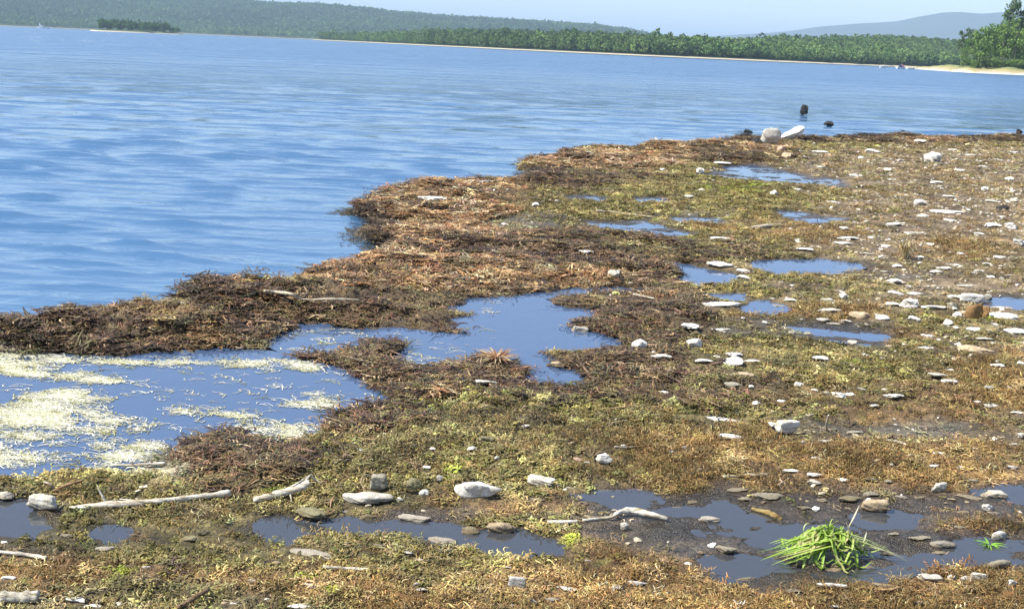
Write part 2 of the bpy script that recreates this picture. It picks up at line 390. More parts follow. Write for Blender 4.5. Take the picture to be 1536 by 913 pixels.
def height(x, y, full=False):
    """ground level above the lake"""
    d = np.maximum(np.hypot(x, y), 2.0)
    sd = poly_sd(x, y, shore_w)
    px, py = project(x, y, 0.02)
    sdn = sd + 0.07 * fbm(x, y, 0.45, 4, 3) + 0.03 * fbm(x, y, 0.1, 2, 5)
    pmax = np.full(x.shape, -9.0); dep = np.zeros(x.shape)
    wob = (0.045 * fbm(x, y, 0.22, 4, 8) + 0.022 * fbm(x, y, 0.06, 3, 9)) * np.clip(d / 5, 0.7, 1.6)
    for k, (pw, dp) in pools_w.items():
        q = poly_sd(x, y, pw) + 0.004 * d * (dp > 0.004) + (wob if k not in ('wet', 'edge', 'mid') else wob * 2)
        m = q > pmax
        dep = np.where(q > 0, np.where(pmax > 0, np.maximum(dep, dp), dp), np.where(m & (pmax < 0), dp, dep)); pmax = np.maximum(pmax, q)
    near = smooth(0.0, 0.5, -pmax)
    lump = np.clip(fbm(x * 0.7, y, 0.34, 4, 31, 0.62) * 0.6 + 0.5, 0, 1.4)
    fine = fbm(x, y, 0.075, 3, 77, 0.6); mid = fbm(x, y, 0.25, 3, 60)
    bill = 1 - np.abs(vnoise(x / 0.055, y / 0.055, 401)) * 1.3 - 0.5 * np.abs(vnoise(x / 0.024 + 5, y / 0.03, 402))
    h = 0.014 + near * (0.008 + 0.014 * lump + 0.006 * mid)
    rough = 0.007 + 0.010 * near
    zw = zones_at(x, y)
    heap = np.clip(zw['dark'] + zw['tan'], 0, 1)
    flat = np.clip(zw['mud'] + zw['wetmud'] + zw['grey'], 0, 1)
    h = h + (0.35 + 0.65 * near) * (1 - flat) * 0.014 * np.clip(bill, -0.6, 1) * np.where(zw['rust'] > 0.4, 0.6, 1.0)
    h = h + heap * near * (0.004 + 0.030 * lump) + fine * rough * (1 - 0.75 * flat) * (1 + 0.8 * heap)
    # the bank of washed-up weed along the lake
    bw = np.where(px < 1150, 0.042, 0.025) * (1 - 0.3 * smooth(9, 20, d))
    berm = np.exp(-((sdn - 0.28) / 0.26) ** 2) * bw * (0.45 + 1.0 * lump)
    h = h + berm * smooth(-0.02, 0.22, -pmax + 0.1)
    # hump in front of the left pool
    for (cx, cy, rr, hh) in ((320, 672, 0.42, 0.045), (560, 533, 0.35, 0.04), (700, 310, 0.9, 0.05), (900, 478, 0.5, 0.03), (665, 300, .7, .05), (1000, 228, .8, .05), (430, 470, .5, .03)):
        gx, gy = ground(cx, cy)
        h = h + hh * np.exp(-(((x - gx) / (rr * 1.6)) ** 2 + ((y - gy) / rr) ** 2)) * near
    # pools
    inp = smooth(-0.05, 0.05, pmax)
    bottom = ZP - dep * (0.55 + 0.45 * smooth(0, 0.3, pmax)) + np.where(dep < 0.002, 0.9, np.where(dep < 0.007, 1.25, np.where(dep < 0.016, 1.0, 0.4))) * (0.012 * fbm(x * 0.55, y, 0.16, 4, 90) + 0.006 * fine)
    h = h * (1 - inp) + bottom * inp
    # little islands of weed in the pools
    for (cx, cy, rr, hh) in ((742, 455, .07, .06), (757, 470, .09, .06), (735, 497, .10, .055), (700, 505, .05, .05), (648, 497, .05, .05), (845, 470, .06, .05), (1165, 397, .10, .04), (1233, 394, .12, .04), (300, 553, .05, .055), (1120, 256, .3, .02), (590, 783, .03, .04), (745, 812, .03, .035), (460, 792, .03, .035)):
        gx, gy = ground(cx, cy)
        bottom = bottom + hh * np.exp(-(((x - gx) / (rr * 1.5)) ** 2 + ((y - gy) / rr) ** 2) * (1 + 0.4 * mid))
    # lake edge
    e = smooth(-0.06, 0.05, sdn)
    h = h * e + (1 - e) * (-0.03 + np.clip(sdn, -3, 0) * 0.25)
    if full: return h, sd, pmax, zw, d
    return h

# ------------------------------------------------------------------ ground (one sheet, dense in front of the camera)
NX, NY = 860, 860
s = np.linspace(-0.66, 0.72, NX)
yy = 2.35 * np.exp(np.linspace(0, 1, NY) ** 1.0 * math.log(34 / 2.35))
GX = s[None, :] * yy[:, None]; GY = np.repeat(yy[:, None], NX, 1)
gh, gsd, gpool, gz, gd = height(GX, GY, True)
var = np.clip(0.5 + 0.5 * fbm(GX, GY, 0.12, 4, 200, 0.65), 0, 1)
gcol = blend(gz, var)
tone_f = np.exp(0.55 * fbm(GX * .55, GY, 0.20, 4, 777, 0.7) + 0.25 * fbm(GX, GY, 0.05, 2, 778))
gcol = gcol * tone_f[..., None]
wet = np.clip(smooth(-0.10, 0.02, gpool) + smooth(0.12, -0.02, gsd) + gz['wetmud'] * 0.8 + gz['grey'] * 0.35, 0, 1)
under = smooth(-0.02, 0.04, gpool)[..., None]
gcol = gcol * (1 - under) + under * (np.array((0.060, 0.052, 0.036)) * 0.65 + 0.35 * gcol)
mg = NT('shore_ground')
a = mg.n('ShaderNodeAttribute', attribute_name='col'); aw = mg.n('ShaderNodeAttribute', attribute_name='wet')
oc = mg.coord('Object')
n1 = mg.noise(90, 5, 0.7, oc, 0.6); n2 = mg.noise(260, 3, 0.6, oc); n3 = mg.noise(16, 6, 0.72, oc, 0.8)
cc = mg.mix(mg.ramp(n1, [(0.40, (0, 0, 0)), (0.60, (1, 1, 1))]), mg.mix(1.0, a.outputs['Color'], (0.30, 0.28, 0.26), 'MULTIPLY'), mg.mix(1.0, a.outputs['Color'], (1.35, 1.3, 1.2), 'MULTIPLY'))
cc = mg.mix(mg.ramp(n3, [(0.40, (0.8, 0.8, 0.8)), (0.56, (0, 0, 0))]), cc, mg.mix(1.0, cc, (0.42, 0.40, 0.38), 'MULTIPLY'))
cc = mg.mix(mg.ramp(n2, [(0.58, (0, 0, 0)), (0.70, (0.6, 0.6, 0.6))]), cc, (0.34, 0.29, 0.20))
cc = mg.mix(mg.math('MULTIPLY', aw.outputs['Fac'], 0.55), cc, mg.mix(1.0, cc, (0.5, 0.46, 0.42), 'MULTIPLY'))
mg.l(cc, mg.b.inputs['Base Color'])
mg.l(mg.ramp(aw.outputs['Fac'], [(0.0, (0.85, 0.85, 0.85)), (1.0, (0.24, 0.24, 0.24))]), mg.b.inputs['Roughness'])
mg.bump(mg.math('ADD', n1, mg.math('MULTIPLY', n2, 0.4)), 1.0, 0.010)
idx = np.arange(NX * NY).reshape(NY, NX)
quads = np.stack([idx[:-1, :-1], idx[:-1, 1:], idx[1:, 1:], idx[1:, :-1]], -1)
keep = (gsd[:-1, :-1] > -1.2) & (gsd[1:, 1:] > -1.2)
quads = quads[keep]
used = np.zeros(NX * NY, bool); used[quads.ravel()] = True
remap = np.cumsum(used) - 1
V = np.stack([GX, GY, gh], -1).reshape(-1, 3)
go_ = mesh_np('ground', V[used], remap[quads], mg.m, True, attrs={'col': gcol.reshape(-1, 3)[used], 'wet': wet.ravel()[used]})
tag(go_, 'weed covered muddy lake shore with brown and olive patches', None, None, 'structure')

cell = np.zeros_like(GX)
dy_ = np.gradient(yy)[:, None]; dx_ = (s[1] - s[0]) * yy[:, None]
cell = dy_ * dx_ * np.ones_like(GX)
size_d = (GY / 3.2) ** 0.42                       # pieces farther off stand for bigger clumps
dens0 = cell / size_d ** 2
land = (gsd > 0.0) & (gh > ZP + 0.002) & (gpool < -0.006 - 0.0035 * GY)
def sample(n, wgt):
    p = (dens0 * wgt * land).ravel(); tot = p.sum()
    k = rng.choice(p.size, n, p=p / tot)
    iy, ix = np.unravel_index(k, GX.shape)
    fx, fy = rng.random(n), rng.random(n)
    iy2 = np.minimum(iy + 1, NY - 1); ix2 = np.minimum(ix + 1, NX - 1)
    x = GX[iy, ix] + (fx - .5) * (s[1] - s[0]) * GY[iy, ix]; y = GY[iy, ix] + (fy - .5) * dy_[iy, 0]
    return iy, ix, x, y, gh[iy, ix]


# the shore goes on round and behind the camera
gx2 = np.concatenate([np.linspace(-60, 30, 181), np.linspace(31, 130, 60)]); gy2 = np.concatenate([np.linspace(-60, 0, 80), np.linspace(0.4, 40, 100)])
X2, Y2 = np.meshgrid(gx2, gy2)
h2, sd2, p2, z2, d2 = height(X2, Y2, True)
h2 = np.where(sd2 < 0, -0.3, np.maximum(h2, 0.01)) - 0.012
c2 = blend(z2, np.clip(0.5 + 0.5 * fbm(X2, Y2, 1.2, 4, 200), 0, 1))
i2 = np.arange(X2.size).reshape(X2.shape)
q2 = np.stack([i2[:-1, :-1], i2[:-1, 1:], i2[1:, 1:], i2[1:, :-1]], -1)
ctr_x = (X2[:-1, :-1] + X2[1:, 1:]) / 2; ctr_y = (Y2[:-1, :-1] + Y2[1:, 1:]) / 2
fine_ = (ctr_y > 3.2) & (ctr_x > -0.66 * ctr_y + 0.4) & (ctr_x < 0.72 * ctr_y - 0.6) & (ctr_y < 33)
q2 = q2[(sd2[:-1, :-1] > -1.5) & ~fine_]
g2 = mesh_np('outer_ground', np.stack([X2, Y2, h2], -1).reshape(-1, 3), q2.reshape(-1, 4), mg.m, True,
             attrs={'col': c2.reshape(-1, 3), 'wet': np.zeros(X2.size)})
tag(g2, 'muddy shore going on beside and behind', None, None, 'structure')
# ------------------------------------------------------------------ lake
mw = NT('lake_water')
set_(mw.b, Roughness=0.04, IOR=2.2)
geo = mw.n('ShaderNodeNewGeometry').outputs['Position']
dist = mw.n('ShaderNodeVectorMath', operation='LENGTH'); mw.l(geo, dist.inputs[0]); dist = dist.outputs['Value']
def wnoise(scale, sx, detail):
    mp = mw.n('ShaderNodeMapping'); mp.inputs['Scale'].default_value = (sx, 1.0, 1.0); mp.inputs['Rotation'].default_value = (0, 0, R(-4)); mw.l(geo, mp.inputs[0])
    return mw.noise(scale, detail, 0.55, mp.outputs[0], 0.4)
fadeN = mw.math('DIVIDE', 25.0, mw.math('ADD', dist, 10.0), True)
fadeF = mw.math('MULTIPLY', mw.math('SUBTRACT', dist, 15.0), 0.02, True)
gust = mw.ramp(wnoise(0.12, 0.35, 3), [(0.3, (0.75, 0.75, 0.75)), (0.65, (1, 1, 1))])
hN = mw.math('MULTIPLY', mw.math('MULTIPLY', wnoise(2.4, 0.42, 4), fadeN), 0.04)
def layer(scale, sx, amp, d_on, d_full, pw_):
    on = mw.math('DIVIDE', mw.math('SUBTRACT', dist, d_on), d_full - d_on, True)
    return mw.math('MULTIPLY', mw.math('MULTIPLY', mw.math('POWER', wnoise(scale, sx, 3), pw_), on), amp)
hF = mw.math('ADD', mw.math('ADD', layer(0.75, 0.24, 0.75, 8.0, 30.0, 2.6), layer(0.22, 0.45, 3.0, 25.0, 90.0, 2.4)), layer(0.06, 0.40, 3.2, 120.0, 400.0, 2.0))
mw.bump(mw.math('MULTIPLY', mw.math('ADD', hN, hF), gust), 1.0, 1.0)
rr_ = mw.math('ADD', mw.math('MULTIPLY', mw.math('SUBTRACT', dist, 25.0), 0.0030, True), 0.05)
mw.l(mw.math('MINIMUM', rr_, 0.27), mw.b.inputs['Roughness'])
mw.b.inputs['Base Color'].default_value = (0.045, 0.125, 0.24, 1)
LX, dl = 480, 0.0045
ly = 3.0 * np.exp(np.arange(0, math.log(14000 / 3.0), dl * 1.0))
ly = np.concatenate([3.0 * np.exp(np.arange(0, math.log(70 / 3.0), dl)), 70 * np.exp(np.linspace(0, math.log(14000 / 70), 60))])
ls = np.tan(np.linspace(-R(58), R(58), LX * 2))
ls = np.concatenate([np.linspace(-3, -0.62, 80)[:-1], np.linspace(-0.62, 0.62, LX), np.linspace(0.62, 3, 80)[1:]])
WX = ls[None, :] * ly[:, None]; WY = np.repeat(ly[:, None], len(ls), 1)
wsd = poly_sd(WX, WY, shore_w)
wz = np.zeros_like(WX)
spac = np.maximum(np.gradient(ly)[:, None], 0.0029 * ly[:, None]) * np.ones_like(WX)
wr = np.random.default_rng(3)
calm = smooth(0.0, 1.6, -wsd) * 0.85 + 0.15
for k in range(70):
    lam = 0.11 * (0.62 / 0.11) ** wr.random()
    th = R(-94) + wr.normal() * R(10)
    kx, ky = math.cos(th) * 2 * math.pi / lam, math.sin(th) * 2 * math.pi / lam
    amp = lam * 0.0031
    fade = np.clip(lam / (4.0 * spac) - 0.6, 0, 1)
    wz += amp * fade * np.sin(kx * WX + ky * WY + wr.random() * 6.28 + 0.7 * vnoise(WX / 5 + k, WY / 5, k))
sg = wz.std(axis=1, keepdims=True) + 1e-5
wz = sg * 0.8 * (np.exp(np.clip(1.1 * wz / sg, -4, 2.2)) - 1)
wz *= calm * (0.55 + 0.75 * np.clip(0.5 + fbm(WX, WY, 5.0, 3, 99), 0, 1.2))
iw = np.arange(WX.size).reshape(WX.shape)
qw = np.stack([iw[:-1, :-1], iw[:-1, 1:], iw[1:, 1:], iw[1:, :-1]], -1)
qw = qw[(wsd[:-1, :-1] < 0.35) | (wsd[1:, 1:] < 0.35)]
lake = mesh_np('lake', np.stack([WX, WY, wz], -1).reshape(-1, 3), qw.reshape(-1, 4), mw.m, True)
tag(lake, 'blue lake with small ripples reaching to the far shore', None, None, 'structure')

def pool_material(name, ior, c, diffuse_mix):
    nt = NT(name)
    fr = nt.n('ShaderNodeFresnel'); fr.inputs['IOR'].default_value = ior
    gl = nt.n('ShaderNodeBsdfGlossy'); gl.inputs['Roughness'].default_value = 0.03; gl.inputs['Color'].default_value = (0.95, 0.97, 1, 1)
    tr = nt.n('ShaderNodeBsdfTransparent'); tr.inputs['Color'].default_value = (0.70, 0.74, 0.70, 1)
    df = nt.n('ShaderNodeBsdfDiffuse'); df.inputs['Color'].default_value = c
    mx0 = nt.n('ShaderNodeMixShader'); mx0.inputs[0].default_value = diffuse_mix
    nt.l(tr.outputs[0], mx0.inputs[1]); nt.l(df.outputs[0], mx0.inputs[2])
    mx = nt.n('ShaderNodeMixShader'); nt.l(fr.outputs[0], mx.inputs[0]); nt.l(mx0.outputs[0], mx.inputs[1]); nt.l(gl.outputs[0], mx.inputs[2])
    bp = nt.n('ShaderNodeBump'); bp.inputs['Strength'].default_value = 0.15; bp.inputs['Distance'].default_value = 0.01
    nt.l(nt.noise(6, 3, 0.5, nt.n('ShaderNodeNewGeometry').outputs['Position']), bp.inputs['Height'])
    nt.l(bp.outputs[0], fr.inputs['Normal']); nt.l(bp.outputs[0], gl.inputs['Normal'])
    nt.l(mx.outputs[0], nt.out.inputs[0])
    return nt.m
pool_mat = [pool_material('sky_tinted_pool_water', 1.95, (0.10, 0.165, 0.30, 1), 0.6), pool_material('clear_puddle_water', 1.95, (0.13, 0.14, 0.15, 1), 0.35)]  # first one: blue diffuse paints in extra sky reflection for the deep pools
for kz, (k, (pw, dp)) in enumerate(pools_w.items()):
    P = np.array(pw)
    area = 0.5 * np.sum(P[:, 0] * np.roll(P[:, 1], -1) - np.roll(P[:, 0], -1) * P[:, 1])
    if area < 0: P = P[::-1]
    e = np.roll(P, -1, 0) - P; e /= np.linalg.norm(e, axis=1)[:, None] + 1e-9
    nrm = np.stack([e[:, 1], -e[:, 0]], 1); vn = nrm + np.roll(nrm, 1, 0); vn /= np.linalg.norm(vn, axis=1)[:, None] + 1e-6
    P = P + vn * 0.05
    bm = bmesh.new()
    zz = ZP + 0.00012 * kz - 0.0015
    f = bm.faces.new([bm.verts.new((p[0], p[1], zz)) for p in P])
    bmesh.ops.triangulate(bm, faces=[f])
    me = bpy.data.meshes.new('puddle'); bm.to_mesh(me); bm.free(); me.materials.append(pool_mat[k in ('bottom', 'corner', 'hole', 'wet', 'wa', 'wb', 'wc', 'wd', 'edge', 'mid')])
    o = bpy.data.objects.new('puddle', me); col.objects.link(o)
    tag(o, None, None, None, 'structure')
# ------------------------------------------------------------------ stones
ix_s = None
def ground_z(x, y):
    """level of the ground sheet at single points, read off the built grid"""
    fy = math.log(max(y, 2.36) / 2.35) / math.log(34 / 2.35) * (NY - 1)
    fx = (x / max(y, 1e-3) + 0.66) / 1.38 * (NX - 1)
    iy = int(min(max(fy, 0), NY - 2)); ix = int(min(max(fx, 0), NX - 2))
    return float(gh[max(iy - 1, 0):iy + 3, max(ix - 1, 0):ix + 3].mean())

def spot(px, py, z=0.0):
    p = ground(px, py, z); return float(p[0]), float(p[1])

def mpp(x, y, z=0.0):
    """metres per photograph pixel at a point"""
    p = np.array([x, y, z - CAMZ]) @ RMn
    return -p[2] / F

def rock_mesh(seed, planes=9, sub=3, noise=0.05, boxy=0.0, name='stone', dmin=0.42):
    r = np.random.default_rng(seed)
    bm = bmesh.new(); bmesh.ops.create_icosphere(bm, subdivisions=sub, radius=1.0)
    N = r.normal(size=(planes, 3)); N /= np.linalg.norm(N, axis=1)[:, None]
    dd = dmin + (0.95 - dmin) * r.random(planes)
    off = r.random(3) * 50
    if boxy:
        N = np.vstack([N, [[1, .1, 0], [-1, 0, .1], [0, 1, .1], [0, -1, 0], [0, 0, 1]] + r.normal(0, .12, (5, 3))]); dd = np.hstack([dd + .25, np.full(5, 0.62)])
    for v in bm.verts:
        n = np.array(v.co); n /= np.linalg.norm(n)
        q = N @ n
        t = dd / np.maximum(q, 1e-3)
        m = float(-np.log(np.exp(-45 * np.clip(t, 0, 3)).sum() + math.exp(-45)) / 45)
        k = n * 2.2 + off
        m *= 1 + noise * float(vnoise(np.array([k[0] + k[2]]), np.array([k[1] - k[2]]), seed)[0]) * 1.6 + noise * .7 * float(vnoise(np.array([3 * k[0] + k[2]]), np.array([3 * k[1] - 2 * k[2]]), seed)[0])
        v.co = Vector(n * m)
    lo = [min(v.co[i] for v in bm.verts) for i in range(3)]; hi = [max(v.co[i] for v in bm.verts) for i in range(3)]
    for v in bm.verts:
        for i in range(3): v.co[i] = (v.co[i] - (lo[i] + hi[i]) / 2) / (hi[i] - lo[i])
    me = bpy.data.meshes.new(name); bm.to_mesh(me); bm.free()
    me.polygons.foreach_set('use_smooth', np.full(len(me.polygons), sub > 3))
    return me

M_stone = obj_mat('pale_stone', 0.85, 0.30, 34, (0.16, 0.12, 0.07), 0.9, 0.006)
TONE = {'white': (0.76, 0.745, 0.69), 'pale': (0.58, 0.56, 0.49), 'dull': (0.34, 0.32, 0.25), 'tan': (0.52, 0.42, 0.28), 'brown': (0.26, 0.155, 0.065),
        'dark': (0.045, 0.045, 0.045), 'grey': (0.42, 0.42, 0.40), 'olive': (0.24, 0.22, 0.13), 'pink': (0.62, 0.42, 0.32)}
small_meshes = [rock_mesh(500 + k, 6 + k % 3, 3, 0.16, 0.0, 'stone') for k in range(14)]
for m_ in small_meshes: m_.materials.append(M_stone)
STONES = []
def stone(px, py, w, h, tone, label=None, shape='flat', rot=None, roll=0.0, name='stone', cat='stone', seed=None, z0=None, group=None):
    i = len(STONES)
    seed = 1000 + i if seed is None else seed
    z = 0.02
    x, y = spot(px, py, z); z = ground_z(x, y) if z0 is None else z0
    k = mpp(x, y, z); wd = w * k; hv = h * k
    el = math.atan2(CAMZ - z, math.hypot(x, y))
    f = {'flat': 0.55, 'round': 0.75, 'block': 0.8, 'wedge': 0.85, 'up': 0.97}[shape]
    t = f * hv / math.cos(el)
    dp = (hv - t * math.cos(el)) / math.sin(el)
    lo, hi = {'flat': (0.38, 1.0), 'round': (0.38, 1.0), 'block': (0.38, .9), 'wedge': (.33, .8), 'up': (0.45, 0.8)}[shape]
    if dp > hi * wd: dp = hi * wd; t = (hv - dp * math.sin(el)) / math.cos(el)
    if dp < lo * wd: dp = lo * wd; t = max((hv - dp * math.sin(el)) / math.cos(el), 0.30 * hv, 0.006)
    big = w * h > 330
    if big:
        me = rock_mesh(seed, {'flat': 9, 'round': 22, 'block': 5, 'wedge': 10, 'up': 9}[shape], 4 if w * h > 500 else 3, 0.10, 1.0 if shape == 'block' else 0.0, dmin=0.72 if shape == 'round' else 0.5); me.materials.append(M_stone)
    else:
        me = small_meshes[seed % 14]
    sink = 0.0 if z0 is not None else 0.2
    x, y = spot(px, py, z + t / 2)
    o = bpy.data.objects.new(name, me); col.objects.link(o)
    rz = (rng.random() - .5) * 0.5 if rot is None else rot
    o.rotation_euler = (rng.normal() * 0.05, roll, rz)
    o.scale = (wd * 1.04, dp, t * (1 + sink))
    o.location = (x, y, z + t / 2 - sink * t / 2 * 1.0)
    c = np.array(TONE[tone]) * math.exp(rng.normal() * (0.05 if tone == 'white' else 0.09)); o.color = (*np.clip(c, 0, .85), 1)
    if label: tag(o, label, cat, group)
    STONES.append((o, px, py, w, h, tone, label))
    return o

# named stones
BIG = [
 (552, 746, 74, 25, 'pale', 'large smooth oval pale grey stone just behind the narrow foreground puddle', 'round'),
 (717, 733, 68, 31, 'white', 'large angular white stone with a dark underside on rusty grass', 'wedge'),
 (810, 720, 44, 18, 'pale', 'blocky pale stone with a dark end face on the rusty grass', 'block'),
 (906, 686, 24, 16, 'white', 'small bright white pointed stone above the blocky pale stone', 'wedge'),
 (620, 776, 52, 17, 'white', 'flat white stone standing in the narrow foreground puddle', 'flat'),
 (552, 775, 26, 13, 'olive', 'small dark mossy stone rising from the foreground puddle', 'round'),
 (753, 790, 46, 22, 'tan', 'rounded stone with white top and brown base in the puddle', 'round'),
 (706, 797, 30, 19, 'olive', 'dull olive stone beside the brown based stone in the puddle', 'round'),
 (663, 810, 44, 14, 'white', 'flat bright white stone with dark end on the puddle edge', 'flat'),
 (568, 722, 26, 26, 'dull', 'upright dark grey brown stone behind the large oval stone', 'block'),
 (622, 724, 24, 20, 'olive', 'mossy pale rimmed stone next to the small white stone', 'round'),
 (636, 739, 15, 14, 'white', 'small white stone in a dark hollow by the mossy stone', 'round'),
 (467, 768, 50, 20, 'olive', 'flat triangular olive slab between the two dark puddles', 'flat'),
 (65, 752, 46, 26, 'pale', 'squarish pale stone beside the puddle in the left corner', 'block'),
 (7, 742, 26, 15, 'pale', 'pale stone cut by the left edge of the picture', 'flat'),
 (776, 873, 26, 22, 'grey', 'rough blue grey stone in the brown grass at the bottom', 'block'),
 (1182, 638, 34, 22, 'pale', 'blocky pale stone with a dark right face in mid shore', 'block'),
 (1096, 654, 37, 12, 'white', 'flat white stone in front of the long pale stone', 'flat'),
 (1072, 627, 72, 11, 'white', 'long thin pale stone lying in the olive weed', 'flat'),
 (1042, 513, 24, 15, 'white', 'bright white rounded stone with a dark hollow behind it', 'round'),
 (959, 517, 22, 20, 'white', 'angular upright white stone right of the middle pool', 'wedge'),
 (992, 534, 30, 9, 'pale', 'flat greenish white stone beside the angular upright white stone', 'flat'),
 (870, 495, 28, 16, 'white', 'white stone with dark base standing in the middle pool', 'block'),
 (887, 499, 20, 8, 'pale', 'flat pale stone touching the white stone in the middle pool', 'flat'),
 (820, 480, 22, 9, 'tan', 'low tan stone just breaking the surface of the middle pool', 'flat'),
 (1082, 456, 63, 12, 'white', 'long flat white stone at the edge of a small pool', 'flat'),
 (1099, 541, 32, 15, 'white', 'largest white stone of the cluster near the reddish twig', 'flat'),
 (1107, 560, 50, 9, 'tan', 'long tan white stone in front of the white stone cluster', 'flat'),
 (1461, 468, 26, 28, 'brown', 'rounded chestnut brown stone among white stones on the right', 'up'),
 (1477, 468, 15, 22, 'brown', 'narrow dark red brown stone pressed against the chestnut brown one', 'block'),
 (1445, 470, 14, 11, 'tan', 'small orange tan stone at the foot of the chestnut brown one', 'round'),
 (1431, 459, 18, 13, 'dull', 'dark brown rough stone left of the chestnut brown one', 'block'),
 (1457, 447, 34, 16, 'white', 'big bright white stone directly behind the chestnut brown one', 'block'),
 (1479, 445, 20, 12, 'pale', 'pale pinkish stone behind the narrow dark red brown stone', 'block'),
 (1504, 473, 42, 16, 'white', 'wide white layered stone right of the chestnut brown one', 'flat'),
 (1461, 522, 58, 16, 'tan', 'large flat tan stone with a white top edge', 'flat'),
 (1524, 496, 34, 10, 'white', 'flat white stone cut by the right edge below the chestnut stone', 'flat'),
 (1364, 455, 26, 16, 'white', 'bright rough white stone in the group left of the chestnut stone', 'block'),
 (1400, 460, 38, 8, 'pale', 'long flat pinkish pale stone between the white and chestnut stones', 'flat'),
 (1289, 472, 32, 13, 'tan', 'humped cream stone above the small mud pool', 'round'),
 (1342, 439, 26, 10, 'white', 'clean white flat stone upper one of the right hand group', 'flat'),
 (1399, 235, 26, 16, 'white', 'pale triangular stone far away on the right mud flat', 'wedge'),
 (1313, 757, 42, 22, 'tan', 'blocky cream stone on wet mud behind the green grass heap', 'block'),
 (1409, 730, 26, 17, 'pale', 'pale triangular stone standing on wet brown mud', 'wedge'),
 (1491, 741, 38, 17, 'pale', 'cream angular stone on the wet mud near the right edge', 'wedge'),
 (1484, 761, 22, 14, 'white', 'rounded white stone below the cream angular stone', 'round'),
 (1499, 802, 26, 16, 'white', 'bright white rounded stone next to the small green sprig', 'round'),
 (1414, 815, 40, 17, 'grey', 'flat grey slab in the wet mud right of the grass heap', 'flat'),
 (1379, 806, 38, 6, 'dull', 'thin dull slab touching the flat grey slab', 'flat'),
 (1409, 829, 24, 8, 'dull', 'small dull stone in front of the flat grey slab', 'flat'),
 (1499, 845, 36, 18, 'dull', 'rounded dull olive grey stone below the green sprig', 'round'),
 (1395, 866, 38, 14, 'white', 'white speckled stone at the left end of the white row', 'block'),
 (1427, 866, 13, 12, 'white', 'second small white stone in the row at lower right', 'round'),
 (1449, 868, 18, 12, 'white', 'third knobbly white stone in the row at lower right', 'block'),
 (1467, 864, 24, 14, 'white', 'last white stone at the right end of the white row', 'block'),
 (1519, 874, 14, 14, 'white', 'small round white stone alone at the lower right corner', 'round'),
 (1254, 853, 32, 10, 'tan', 'flat cream stone under the front of the green grass heap', 'flat'),
 (1089, 823, 32, 16, 'dull', 'dull tan stone on the left bank of the wet mud', 'flat'),
 (1064, 778, 32, 12, 'white', 'bright white stone in the wet mud left of the grass', 'round'),
 (1152, 743, 46, 14, 'dull', 'flat khaki slab lying on wet mud behind the grass heap', 'flat'),
 (1276, 748, 40, 12, 'olive', 'brown half sunken slab left of the blocky cream stone', 'flat'),
 (1122, 867, 32, 10, 'dull', 'low dull stone in the water at the front of the wet mud', 'flat'),
 (919, 755, 56, 9, 'dull', 'dull half sunken slab between rusty grass and puddle', 'flat'),
 (1008, 761, 44, 10, 'dull', 'grey brown slab lying flat in the wet mud', 'flat'),
 (937, 788, 14, 15, 'pale', 'small knob of pale stone under the white curved driftwood', 'round'),
 (465, 829, 70, 13, 'pale', 'long pointed pale wedge shaped stone in the lower left weed', 'wedge'),
 (729, 658, 27, 12, 'olive', 'low dull olive stone in the green weed at the centre', 'round'),
 (729, 572, 36, 10, 'pale', 'pale elongated stone in dark weed below the middle pool', 'flat'),
 (436, 574, 42, 13, 'tan', 'yellowish lump of stone in the left pool near its right side', 'round'),
 (307, 797, 22, 11, 'olive', 'olive green stone in the moss above the bright moss patch', 'round'),
 (286, 807, 27, 11, 'olive', 'wider olive green stone lying against the smaller olive one', 'flat'),
 (922, 409, 20, 12, 'pale', 'pale yellowish lump beside weed behind the middle pool', 'round'),
 (1080, 396, 38, 11, 'white', 'flat white stone on the mud between two small pools', 'flat'),
 (1520, 339, 20, 13, 'white', 'squarish white stone high up at the right edge', 'block'),
 (1379, 303, 20, 10, 'white', 'white peaked stone on the far right mud flat', 'wedge'),
 (1504, 310, 18, 9, 'dark', 'small blackish stone among pale ones on the right flat', 'round'),
 (648, 297, 40, 8, 'white', 'bleached white clod on top of the far weed bank', 'flat'),
]
for b in BIG: stone(b[0], b[1], b[2], b[3], b[4], b[5], b[6])
# stones at the far water's edge and in the lake
stone(1156, 205, 28, 24, 'pale', "jagged upright pale stone at the far water's edge", 'up', name='boulder', z0=0.04)
o = stone(1187, 201, 38, 14, 'white', 'smooth oblong pale boulder tilted up at the far water edge', 'up', roll=-0.45, name='boulder', z0=0.06)
stone(1136, 211, 16, 9, 'dark', 'black rounded stone left of the jagged upright pale stone', 'round')
stone(1206, 165, 11, 15, 'dark', 'upright dark stone standing out in the lake', 'up', z0=-0.01)
stone(1243, 186, 14, 9, 'dark', 'dark triangular stone showing above the lake right of the boulders', 'wedge', z0=-0.01)
stone(1122, 197, 14, 7, 'dark', 'dark low stone in the lake left of the boulders', 'round', z0=-0.01)
stone(1529, 200, 9, 13, 'dark', 'dark upright stone in the water at the right edge', 'up', z0=0.0)
stone(1171, 223, 12, 9, 'pink', 'small pinkish stone in front of the far boulders', 'round')
stone(1181, 233, 16, 9, 'tan', 'small light brown stone in front of the far boulders', 'round')

